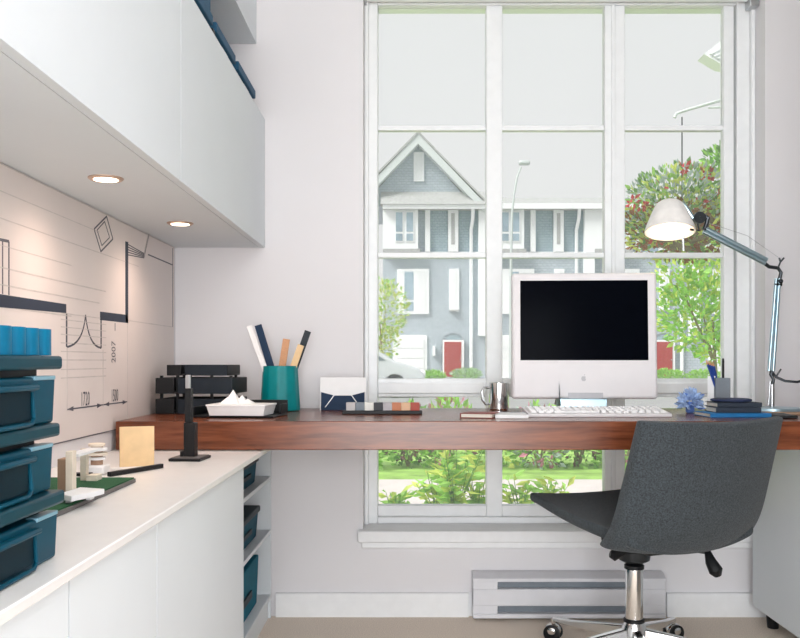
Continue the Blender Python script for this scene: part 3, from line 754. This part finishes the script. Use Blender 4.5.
# seat: v 0 back .. 1 front
def seat_fn(u, v):
    w_ = .215 + .020 * min(1, v * 1.5)
    y = -.255 + .462 * v
    z = .437 - .010 * math.sin(math.pi * min(1, v * 1.1)) + .062 * v + .020 * abs(u) ** 2.5 * (1 - .4 * v)
    return (u * w_, y, z)
shell(seat_fn, 8, 9, 'seat', lambda u, v: (.050 - .008 * v) * (1 - .35 * abs(u) ** 3), ch, lambda u, v: Vector((0, -.05, -1)))
def back_fn(u, v):                      # rear surface
    w_ = .246 - .008 * v
    z0 = .388 + .022 * abs(u) ** 3
    z1 = .750 + .008 * abs(u) ** 2
    z = z0 + (z1 - z0) * v
    y = -.250 - .040 * min(1, v * 5) ** .6 - .105 * v + .055 * abs(u) ** 2.2
    return (u * w_, y, z)
shell(back_fn, 8, 9, 'backrest', lambda u, v: .048 - .014 * v, ch, lambda u, v: Vector((0, 1, .15)))
MB().box(-.065, .075, -.15, .08, .366, .398).build('seat_plate', 'black', ch, bevel=.01)
MB().lathe([(.035, .318), (.045, .324), (.05, .350), (.04, .365)], n=28).build('mechanism', 'darkmetal', ch)
def lever(pts, rs):
    MB().tube(pts, rs, 12).build('lever', 'black', ch)
ca, sa = math.cos(-HA), math.sin(-HA)
def cl(px, py, Y):                       # a point seen at a pixel, at depth Y, in the chair's own frame
    p = at(px, py, Y); x, y = p.x - HX, p.y - HY
    return Vector((x * ca - y * sa, x * sa + y * ca, p.z))
lever([(.10, -.09, .365), cl(707, 551, 2.52), cl(711, 562, 2.50), cl(716, 571, 2.49), cl(718, 576, 2.49)], [.006, .010, .016, .020, .010])
lever([(-.08, 0, .365), cl(622, 553, 2.60), cl(614, 555, 2.60), cl(610, 554, 2.60)], [.006, .014, .018, .010])
MB().cyl((0, 0, .25), (0, 0, .33), .014, n=24).build('piston', 'chrome', ch)
MB().lathe([(.026, .128), (.0265, .29), (.026, .296), (.02, .298)], n=32).build('column_tube', 'chrome', ch)
MB().lathe([(.024, .296), (.029, .298), (.029, .308), (.018, .314)], n=28).build('collar', 'black', ch)
MB().lathe([(.030, .062), (.036, .07), (.036, .124), (.029, .138), (.027, .142)], n=32).build('hub', 'chrome', ch)
MB().lathe([(.0275, .139), (.031, .141), (.031, .149), (.0275, .151)], n=28).build('hub_ring', 'black', ch)
for k in range(5):
    an = R(126 - 72 * k) - HA
    d = Vector((math.cos(an), math.sin(an), 0)); s = Vector((-d.y, d.x, 0))
    lg_ = MB()
    prof = [(.025, .017, .080, .124), (.12, .015, .076, .110), (.24, .012, .068, .088), (.330, .010, .064, .078)]
    vs = []
    for (r_, hw, za, zb_) in prof:
        c = d * r_
        vs += [c - s * hw + Vector((0, 0, za)), c + s * hw + Vector((0, 0, za)), c + s * hw * .75 + Vector((0, 0, zb_)), c - s * hw * .75 + Vector((0, 0, zb_))]
    fs = [(3, 2, 1, 0), (12, 13, 14, 15)]
    for i in range(3):
        for q in range(4): fs.append((i * 4 + q, i * 4 + (q + 1) % 4, i * 4 + 4 + (q + 1) % 4, i * 4 + 4 + q))
    lg_.add(vs, fs); lg_.build('leg', 'chrome', ch, bevel=.004, seg=3)
    c = d * .333
    cs_ = MB().cyl(c + Vector((0, 0, .05)), c + Vector((0, 0, .074)), .008)
    sw_ = R(40 + 50 * k); ax = Vector((math.cos(sw_), math.sin(sw_), 0))
    cs_.tube([c + Vector((0, 0, .028)) - ax * .006, c + Vector((0, 0, .028)) + ax * .006], .022, 20)
    cs_.ball(c + Vector((0, 0, .036)), .0262, 16, (1, 1, .85))
    co = cs_.build('caster', 'chrome', ch)
    for sg in (-1, 1):
        MB().tube([c + Vector((0, 0, .0275)) + ax * sg * .010, c + Vector((0, 0, .0275)) + ax * sg * .012, c + Vector((0, 0, .0275)) + ax * sg * .020, c + Vector((0, 0, .0275)) + ax * sg * .022], [.020, .0272, .0272, .022], 24).build('wheel', 'black', co)

# ================================================================ OUTDOORS
GZ = -.03
g = MB().box(-60, 80, 3.5, 7.05, GZ - .3, GZ + .0).build('ground', 'lawn'); struct(g, 'lawn outside the window')
g2 = MB().box(-60, 80, 7.62, 16, GZ - .3, GZ).build('ground', 'lawn'); struct(g2, 'lawn between flower bed and street')
g3 = MB().box(-60, 80, 38.2, 90, GZ - .3, GZ).build('ground', 'walk'); struct(g3, 'pale paved forecourts of the townhouses')
struct(MB().box(-60, 80, 4.95, 7.03, GZ - .02, GZ + .012).build('path', 'walk'), 'pale concrete sidewalk outside')
struct(MB().box(-60, 80, 7.05, 7.62, GZ - .3, GZ - .0).build('verge', 'lawn'), 'grass strip beyond the sidewalk')
struct(MB().box(-60, 80, 16, 38, GZ - .3, GZ - .05).build('street', 'road'), 'grey street')
struct(MB().box(-60, 80, 15.8, 16, GZ - .3, GZ + .01).box(-60, 80, 38, 38.2, GZ - .3, GZ + .01).build('curb', 'stone'), 'pale curb')

# ---- terraced houses
HD = 47.0; PXM = FPX / HD
def hu(px): return (px - 454) / PXM
def hz(py): return CZ + (VY - py) / PXM - GZ
def house(gable):
    r_ = empty('townhouse', (X_(454, HD), HD, GZ))
    u0, u1 = hu(383), hu(488)
    zr = hz(209)
    MB().box(u0, u1, 0, 9, 0, zr).build('wall', 'siding', r_)
    MB().prism([(-.75, zr - .1), (-.75, zr + .12), (1.4, hz(193)), (9, hz(193)), (9, zr - .1)], 'x', u0, u1).build('roof', 'hroof', r_)
    MB().box(u0, u1, -.85, -.75, zr - .12, zr + .16).build('fascia', 'hwhite', r_)
    # top floor
    MB().box(hu(383), hu(418), -.45, 0, hz(250), zr - .1).build('bay', 'hwhite', r_)
    MB().box(hu(383.2), hu(420), -.55, 0, hz(254), hz(250)).build('bay_sill', 'hroof', r_)
    for a, b_ in ((395, 403.5), (405.5, 414)):
        w_ = MB().box(hu(a), hu(b_), -.5, -.452, hz(243), hz(213)).build('window', 'hwhite', r_)
        MB().box(hu(a + 1), hu(b_ - 1), -.52, -.505, hz(233), hz(214)).box(hu(a + 1), hu(b_ - 1), -.52, -.505, hz(242), hz(235)).build('pane', 'hpane', w_)
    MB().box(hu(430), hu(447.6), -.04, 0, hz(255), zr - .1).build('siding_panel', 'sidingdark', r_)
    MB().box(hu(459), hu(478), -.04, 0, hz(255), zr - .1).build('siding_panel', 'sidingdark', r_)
    MB().box(hu(425), hu(430), -.25, 0, hz(252), zr - .1).build('column', 'hwhite', r_)
    MB().box(hu(448), hu(458), -.25, 0, hz(252), zr - .1).build('column', 'hwhite', r_)
    MB().box(hu(451), hu(454.5), -.27, -.255, hz(245), hz(214)).build('column_inset', 'stone', r_)
    MB().box(hu(478), hu(488), -.45, 0, hz(336), zr - .1).build('corner_bay', 'hwhite', r_)
    MB().tube([(hu(472), -.7, zr - .05), (hu(472), -.5, zr - .6), (hu(471), -.15, zr - 1.1), (hu(471), -.15, .2)], .09, 8).build('downspout', 'hwhite', r_)
    MB().box(u0, u1, -.12, 0, hz(256), hz(252)).build('belt_course', 'hwhite', r_)
    # middle floor
    w_ = MB().box(hu(397), hu(429), -.12, 0, hz(314), hz(269)).build('window', 'hwhite', r_)
    MB().box(hu(404.5), hu(413.5), -.14, -.125, hz(300), hz(272)).box(hu(404.5), hu(413.5), -.14, -.125, hz(311), hz(302)).build('pane', 'hpane', w_)
    MB().box(hu(417), hu(426), -.14, -.125, hz(311), hz(272)).build('blind', 'garage', w_)
    w_ = MB().box(hu(449), hu(459), -.12, 0, hz(310), hz(269)).build('window', 'hwhite', r_)
    MB().box(hu(452), hu(456.5), -.14, -.125, hz(307), hz(271)).build('pane', 'garage', w_)
    MB().box(hu(449.5), hu(458.5), -.28, -.0, hz(311.5), hz(310)).build('window_sill', 'stone', r_)
    # ground floor
    MB().box(hu(393), hu(427), -.10, 0, 0, hz(335)).build('garage_frame', 'hwhite', r_)
    gm = MB()
    for i in range(4): gm.box(hu(396), hu(424), -.15, -.101, .05 + i * .52, .05 + i * .52 + .50)
    gm.build('garage_door', 'garage', r_)
    arch = [(hu(441.5), 0), (hu(441.5), hz(344))]
    cxa = hu(453); ra = hu(464.5) - cxa
    for k in range(13):
        an = math.pi - math.pi * k / 12; arch.append((cxa + ra * math.cos(an), hz(344) + ra * .95 * math.sin(an)))
    arch += [(hu(464.5), hz(344)), (hu(464.5), 0)]
    inner = [(hu(443), 0), (hu(443), hz(344))] + [(cxa + ra * .86 * math.cos(math.pi - math.pi * k / 12), hz(344) + ra * .78 * math.sin(math.pi - math.pi * k / 12)) for k in range(13)] + [(hu(463), hz(344)), (hu(463), 0)]
    MB().prism(arch, 'y', -.16, -.02).build('arch', 'archgrey', r_)
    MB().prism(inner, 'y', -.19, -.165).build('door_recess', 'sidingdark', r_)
    MB().box(hu(442.5), hu(463.8), -.24, -.195, 0, hz(340)).build('door_frame', 'hwhite', r_)
    d = MB().box(hu(444), hu(461), -.28, -.245, .05, hz(342)).build('front_door', 'hdoor', r_)
    MB().box(hu(446), hu(451.5), -.295, -.281, .9, 1.7).build('door_panel', 'hdoor', d); MB().box(hu(453.5), hu(459), -.295, -.281, .9, 1.7).build('door_panel', 'hdoor', d)
    MB().ball((hu(459.8), -.31, 1.0), .04, 8).build('door_knob', 'steel', d)
    MB().box(hu(432.5), hu(435), -.3, -.0, hz(356), hz(346)).build('lantern', 'hwhite', r_)
    MB().box(hu(440), hu(466), -1.2, -.16, 0, .12).build('step', 'stone', r_)
    if gable:
        ax_, az = hu(418), hz(137)
        e0, e1 = hu(352), hu(484); ez = hz(206)
        MB().prism([(e0 + .5, zr + .1), (e1 - .5, zr + .1), (ax_, az - .45)], 'y', -.1, 6).build('gable_wall', 'siding', r_)
        mb = MB(); t_ = .42
        mb.prism([(e0, ez), (e0 + .05, ez - t_), (ax_, az - t_ - .1), (ax_, az)], 'y', -.75, -.1)
        mb.prism([(e1, ez), (e1 - .05, ez - t_), (ax_, az - t_ - .1), (ax_, az)], 'y', -.75, -.1)
        mb.build('bargeboard', 'barge', r_)
        MB().prism([(e0 - .1, ez), (e0 - .1, ez + .12), (ax_, az + .14), (e1 + .1, ez + .12), (e1 + .1, ez), (ax_, az)], 'y', -.8, 7).build('gable_roof', 'hroof', r_)
        w_ = MB().box(hu(413.5), hu(424), -.2, -.1, hz(182), hz(153)).build('window', 'hwhite', r_)
        MB().box(hu(415.5), hu(422), -.22, -.205, hz(180), hz(155)).build('pane', 'garage', w_)
        MB().prism([(-.95, zr + .1), (-.1, hz(192)), (-.1, zr + .1)], 'x', hu(381), hu(484)).build('pent_roof', 'hroof', r_)
    return r_
HG = 'row of grey townhouses across the street'
h0 = house(True); tag(h0, 'grey shingled townhouse with pointed gable and red arched door across the street', 'house', HG)
h1 = house(False); h1.location.x = X_(454 + 105, HD); tag(h1, 'grey flat-eaved townhouse right of the gabled one, mostly behind the monitor', 'house', HG)
hl = [('grey flat-eaved townhouse whose red door shows between monitor and lamp', 2), ('grey flat-eaved townhouse at the right behind the street trees', 3)]
for lab, k in hl:
    c = copy_tree(h1); c.location.x = X_(454 + 105 * k, HD); c['label'] = lab

# ---- vegetation
def foliage(mb, c, rad, n, size, mats, shellish=.55, up=.3, seed=0):
    rnd = random.Random(seed); random.seed(seed)
    for i in range(n):
        while True:
            p = Vector((rnd.uniform(-1, 1), rnd.uniform(-1, 1), rnd.uniform(-1, 1)))
            if p.length <= 1 and p.length > shellish * rnd.random(): break
        d = (p + Vector((rnd.uniform(-.6, .6), rnd.uniform(-.6, .6), rnd.uniform(-.4, .6) + up)))
        s = size * rnd.uniform(.6, 1.3)
        mb.m(rnd.choice(mats)).leaf((c[0] + p.x * rad[0], c[1] + p.y * rad[1], c[2] + p.z * rad[2]), d, s, s * .55)
def tree(name, base, blobs, mats, n, size, label, trunk_r, top, group='trees across the lawn', seed=1):
    o = empty(name, base); tag(o, label, 'tree', group)
    mb = MB()
    for k, (c, rad, fr) in enumerate(blobs): foliage(mb, c, rad, int(n * fr), size, list(range(len(mats))), seed=seed * 17 + k)
    mb.build('crown', mats, o, recalc=False)
    tr = MB().tube([(0, 0, 0), (.03 * top, 0, top * .5), (0, 0, top)], [trunk_r, trunk_r * .8, trunk_r * .4], 8)
    for k, (c, rad, fr) in enumerate(blobs): tr.tube([(0, 0, top * .6), (c[0] * .6, c[1] * .6, (top * .6 + c[2]) / 2 + .1), c], [trunk_r * .5, trunk_r * .4, trunk_r * .15], 6)
    tr.build('trunk', 'bark', o)
tree('street_tree', (X_(380, 30), 30, GZ), [((.2, 0, 2.7), (.75, .7, 1.0), .5), ((.1, 0, 1.6), (.55, .5, .6), .25), ((-.6, 0, 3.2), (.9, .8, .9), .25)], ['leafy', 'leafy', 'leafg'], 1500, .13, 'thin yellow-green tree at the left edge of the window', .05, 2.2, seed=2)
p = at(706, 305, 14)
tree('street_tree', (p.x + .1, 14, GZ), [((-.15, 0, p.z - .1), (.75, .6, .62), .45), ((.35, 0, p.z + .35), (.8, .6, .8), .35), ((-.55, 0, p.z + .5), (.45, .4, .35), .12), ((.1, 0, p.z - .65), (.4, .4, .25), .08)], ['leafg', 'leafy', 'leafg'], 2300, .12, 'leafy light green tree to the right of the monitor', .04, 1.6, seed=3)
p = at(725, 175, 12)
tree('street_tree', (p.x + .7, 12, GZ), [((-.62, 0, p.z + .22), (.36, .3, .17), .25), ((.2, 0, p.z - .1), (.7, .6, .9), .6), ((-.5, 0, p.z - .35), (.4, .3, .2), .15)], ['leafg', 'leafd'], 1100, .11, 'tall tree whose branches show at the upper right behind the hanging basket', .08, 3.0, seed=4)

def shrub(name, base, rad, mats, n, size, label, group, seed, flowers=None, cat='shrub'):
    o = empty(name, base); tag(o, label, cat, group)
    mb = MB(); foliage(mb, (0, 0, rad[2] * .85), rad, n, size, list(range(len(mats))), seed=seed); mb.build('foliage', mats, o, recalc=False)
    if flowers:
        mb = MB(); foliage(mb, (0, -.02, rad[2] * .95), (rad[0] * .95, rad[1], rad[2] * .85), flowers[1], size * .9, [0], shellish=.95, seed=seed + 99)
        mb.build('blossom', flowers[0], o, recalc=False)
    tr = MB()
    for k in range(4): tr.tube([(0, 0, 0), (rad[0] * .4 * math.cos(k * 1.7), rad[1] * .4 * math.sin(k * 1.7), rad[2])], [.012, .005], 6)
    tr.build('stem', 'bark', o)
BED = 'shrubs in the flower bed beyond the sidewalk'
shr = [(-.38, 'green', 'leafg', None, 'green shrub in the flower bed, leftmost under the window'), (.0, 'maroon', 'leafd', 'petalmaroon', 'dark red leaved shrub low in the left pane under the desk'),
       (.38, 'green', 'leafg', 'petalpink', 'green shrub with pink blossom in the left lower pane'), (.78, 'green', 'leafy', None, 'yellow-green shrub behind the lower window mullion'),
       (1.15, 'maroon', 'leafgrey', 'petalpink', 'pink blossoming shrub left in the second lower pane'), (1.52, 'maroon', 'leafd', 'petalmaroon', 'dark red flowering shrub near the chair seat'),
       (1.9, 'pink', 'leafg', 'petalpink', 'shrub with pink blossom just behind the chair back')]
for i, (x, _, m_, fl_, lab) in enumerate(shr):
    shrub('flowering_shrub', (x, 7.88 + .1 * (i % 2), GZ), (.26, .25, .26 + .04 * (i % 3)), [m_, 'leafg'], 420, .075, lab, BED, 30 + i, (fl_, 150) if fl_ else None)
PL = 'young plants just outside the window'
def plant(px, Y, h, n, mats, label, seed, spread=.16, blade=.10):
    rnd = random.Random(seed); random.seed(seed)
    o = empty('garden_plant', (X_(px, Y), Y, GZ)); tag(o, label, 'plant', PL)
    st = MB(); lf = MB()
    for k in range(n):
        an = rnd.uniform(0, 6.28); s = spread * rnd.uniform(.2, 1); t = Vector((math.cos(an) * s, math.sin(an) * s * .6, h * rnd.uniform(.65, 1)))
        mid = Vector((t.x * .35, t.y * .35, t.z * .55)); st.tube([(0, 0, 0), mid, t], [.004, .003, .0015], 5)
        for q in range(9):
            f_ = .3 + .7 * q / 8; pnt = mid * (f_ * 2) if f_ < .5 else mid + (t - mid) * (f_ - .5) * 2
            a2 = rnd.uniform(0, 6.28)
            lf.m(rnd.randrange(len(mats))).leaf(pnt, (math.cos(a2), math.sin(a2), rnd.uniform(-.2, .7)), blade * rnd.uniform(.6, 1.1), blade * .34)
    st.build('stem', 'leafd', o); lf.build('foliage', mats, o, recalc=False)
plant(455, 4.6, .50, 16, ['leafy', 'leafg'], 'leafy yellow-green plant in the left lower pane, near its middle', 51, .18)
plant(437, 4.9, .36, 9, ['leafg', 'leafy'], 'short green plant left of the tall leafy plant outside', 52, .14)
plant(478, 4.8, .40, 9, ['leafy', 'leafg'], 'green plant right against the lower window mullion', 53, .12)
plant(395, 4.7, .27, 9, ['leafg', 'leafy'], 'small green tuft in the lower left corner of the window', 54, .12)
plant(520, 4.8, .33, 10, ['leafy', 'leafg'], 'light green plant at left of the second lower pane', 55, .16)
plant(548, 5.0, .28, 8, ['leafg', 'leafy'], 'low green plant outside just left of the chair seat', 56, .12)
HB = 'low hedges in front of the townhouses'
for i, (px, w_, h, m_, lab) in enumerate(((431, .70, .24, 'leafg', 'bright green low hedge left of the first red door'), (466, .80, .30, 'leafgrey', 'grey-green bush right of the first red door'), (667, .85, .28, 'leafg', 'green hedge below the red door right of monitor'), (706, .95, .26, 'leafg', 'green hedge below the trees at right of the window'))):
    shrub('hedge', (X_(px, 44), 44, GZ), (w_, .5, h), [m_, 'leafg'], 900, .13, lab, HB, 70 + i, cat='hedge')

# ---- hanging basket on its bracket
hbp = at(682, 244, 4.0)
hb = empty('hanging_basket', hbp); tag(hb, 'hanging basket of red flowers and greenery outside the right window bay', 'hanging basket')
MB().lathe([(.05, -.03), (.12, 0), (.165, .10), (.17, .12), (.155, .12), (.10, .02), (0, .0)], n=28).build('basket', 'bark', hb)
mb = MB(); foliage(mb, (0, 0, .18), (.25, .24, .17), 1700, .032, [1, 1, 0, 2, 4], seed=81); foliage(mb, (0, 0, .06), (.27, .25, .13), 1700, .032, [3, 0, 3, 4], seed=82)
mb.build('foliage', ['leafd', 'leafgrey', 'leafg', 'leafrust', 'leafy'], hb, recalc=False)
mb = MB(); rnd = random.Random(9)
for (px, py, n_) in ((684, 168, 26), (706, 174, 18), (633, 202, 14), (641, 205, 10), (700, 205, 12), (718, 196, 12), (655, 240, 10), (715, 230, 10), (660, 185, 6)):
    q = at(px, py, 3.88) - hbp
    for k in range(n_):
        d = Vector((rnd.uniform(-1, 1), rnd.uniform(-1, .2), rnd.uniform(-1, 1)))
        mb.leaf(q + d * .016, d, .026, .018)
mb.build('blossom', 'petalred', hb, recalc=False)
MB().tube([(0, 0, .12), (0, 0, Z_(117, 4.0) - hbp.z)], .003, 6).build('hanger_wire', 'darkmetal', hb)
bk = empty('basket_bracket', (1.62, 3.405, Z_(116, 4.0) + .02)); tag(bk, 'thin grey metal bracket arm holding the hanging basket', 'bracket')
tip = Vector((hbp.x - 1.62, 4.0 - 3.405, -.02))
MB().tube([(0, 0, 0), tip * .95 + Vector((0, 0, .02)), tip + Vector((-.02, .01, .015)), tip + Vector((-.03, .01, -.005))], .007, 8).build('arm', 'pole', bk)
MB().tube([(0, .0, -.25), tip * .5 + Vector((0, 0, -.05)), tip * .8], .005, 8).build('brace', 'pole', bk)
MB().box(-.02, .02, -.003, .008, -.3, .05).build('wall_plate', 'pole', bk)

# ---- eave corner of the porch
ev = MB()
P0 = at(704, 54, 5.2)
ev.prism([(0, 0), (.20, .16), (.40, .16), (.40, -.12), (.10, -.06)], 'y', 0, .12)
for i in range(4): ev.prism([(.03 + i * .02, .0 - i * .012), (.04 + i * .02, -.006 - i * .012), (.30 + i * .02, .13 - i * .03), (.30 + i * .02, .145 - i * .03)], 'y', -.012, 0)
tag(ev.build('porch_eave', 'hwhite', None, P0), 'pale grooved eave corner outside the top right pane', 'eave')

# ---- street lamp
SY = 30
sl = empty('street_lamp', (X_(511, SY), SY, GZ)); tag(sl, 'tall pale street lamp with curved arm across the street', 'street lamp')
q = lambda px, py: at(px, py, SY) - Vector((X_(511, SY), SY, GZ))
MB().tube([(0, 0, 0), q(511, 260), q(512, 215), q(514, 195), q(517, 178), q(521, 167)], [.08, .045, .04, .035, .035, .03], 10).build('pole', 'pole', sl)
MB().box(-.18, .2, -.12, .12, -.07, .07).build('lamp_head', 'pole', sl, q(524, 163), bevel=.05)
MB().cyl((0, 0, 0), (0, 0, .3), .15, .12).build('base', 'pole', sl)

# ---- parked car
cr = empty('car', (X_(424, 25) - 4.0, 25, GZ - .05)); tag(cr, 'silver car parked in the street, bonnet end showing at left', 'car')
prof = [(0, .35), (.05, .75), (.25, .98), (.75, 1.05), (1.15, 1.42), (1.6, 1.5), (2.3, 1.48), (2.75, 1.26), (3.2, .98), (3.85, .78), (4.0, .62), (4.02, .35)]
MB().prism(prof, 'y', -.85, .85).build('body', 'carpaint', cr, bevel=.06, seg=3)
MB().prism([(.95, 1.05), (1.25, 1.36), (1.62, 1.42), (2.22, 1.40), (2.62, 1.22), (2.95, 1.0)], 'y', -.865, .865).build('side_window', 'carglass', cr)
MB().add([(2.36, -.7, 1.47), (2.36, .7, 1.47), (3.12, .74, 1.04), (3.12, -.74, 1.04), (2.34, -.7, 1.44), (2.34, .7, 1.44), (3.08, .74, 1.0), (3.08, -.74, 1.0)], [(0, 1, 2, 3), (7, 6, 5, 4), (0, 3, 7, 4), (1, 5, 6, 2), (0, 4, 5, 1), (3, 2, 6, 7)]).build('windscreen', 'carglass', cr)
for x in (.75, 3.2):
    for y in (-.8, .8):
        w_ = MB().tube([(x, y - .1, .32), (x, y + .1, .32)], .32, 24).build('wheel', 'tyre', cr)
        MB().tube([(x, y - .11, .32), (x, y + .11, .32)], .19, 18).build('hubcap', 'steel', w_)
MB().box(3.9, 4.03, -.7, -.45, .58, .72).build('headlamp', 'white', cr, bevel=.02); MB().box(3.9, 4.03, .45, .7, .58, .72).build('headlamp', 'white', cr, bevel=.02)

# ================================================================ LIGHT
wd = bpy.data.worlds.new('overcast_sky'); sc.world = wd; wd.use_nodes = True; nt = wd.node_tree
bg = nt.nodes['Background']; tc = nt.nodes.new('ShaderNodeTexCoord'); sx = nt.nodes.new('ShaderNodeSeparateXYZ'); rp = nt.nodes.new('ShaderNodeValToRGB')
nt.links.new(tc.outputs['Generated'], sx.inputs[0]); nt.links.new(sx.outputs['Z'], rp.inputs[0]); nt.links.new(rp.outputs[0], bg.inputs[0])
rp.color_ramp.elements[0].color = (.965, .965, .975, 1); rp.color_ramp.elements[1].color = (.95, .98, 1.0, 1)
bg.inputs[1].default_value = .84
sun = bpy.data.lights.new('sun', 'SUN'); sun.energy = 4.0; sun.angle = R(25); sun.color = (1, .97, .92)
so_ = bpy.data.objects.new('sun', sun); COL.objects.link(so_); so_.rotation_euler = (R(42), 0, R(-58))
def area(name, loc, rot, sx_, sy_, e, c):
    l = bpy.data.lights.new(name, 'AREA'); l.shape = 'RECTANGLE'; l.size = sx_; l.size_y = sy_; l.energy = e; l.color = c
    o = bpy.data.objects.new(name, l); COL.objects.link(o); o.location = loc; o.rotation_euler = rot; return o
area('ceiling_fill', (.75, .7, 2.58), (0, 0, 0), 1.4, 1.8, 11, (.95, .98, 1))  # added fill light under the ceiling, no fixture behind it
area('fill_panel', (.1, -3.0, 1.05), (R(90), 0, R(14)), 1.6, 2.0, 122, (.94, .97, 1))  # added fill from behind the camera, no window modelled there
area('fill_panel', (-.80, -1.3, 1.05), (R(90), 0, R(-90)), 1.4, 1.7, 58, (.94, .97, 1))  # added fill in front of the solid left wall, brightens the pedestal side

vs = sc.view_settings
vs.view_transform = 'Standard'; vs.look = 'None'; vs.exposure = .06; vs.gamma = 1; vs.use_curve_mapping = False
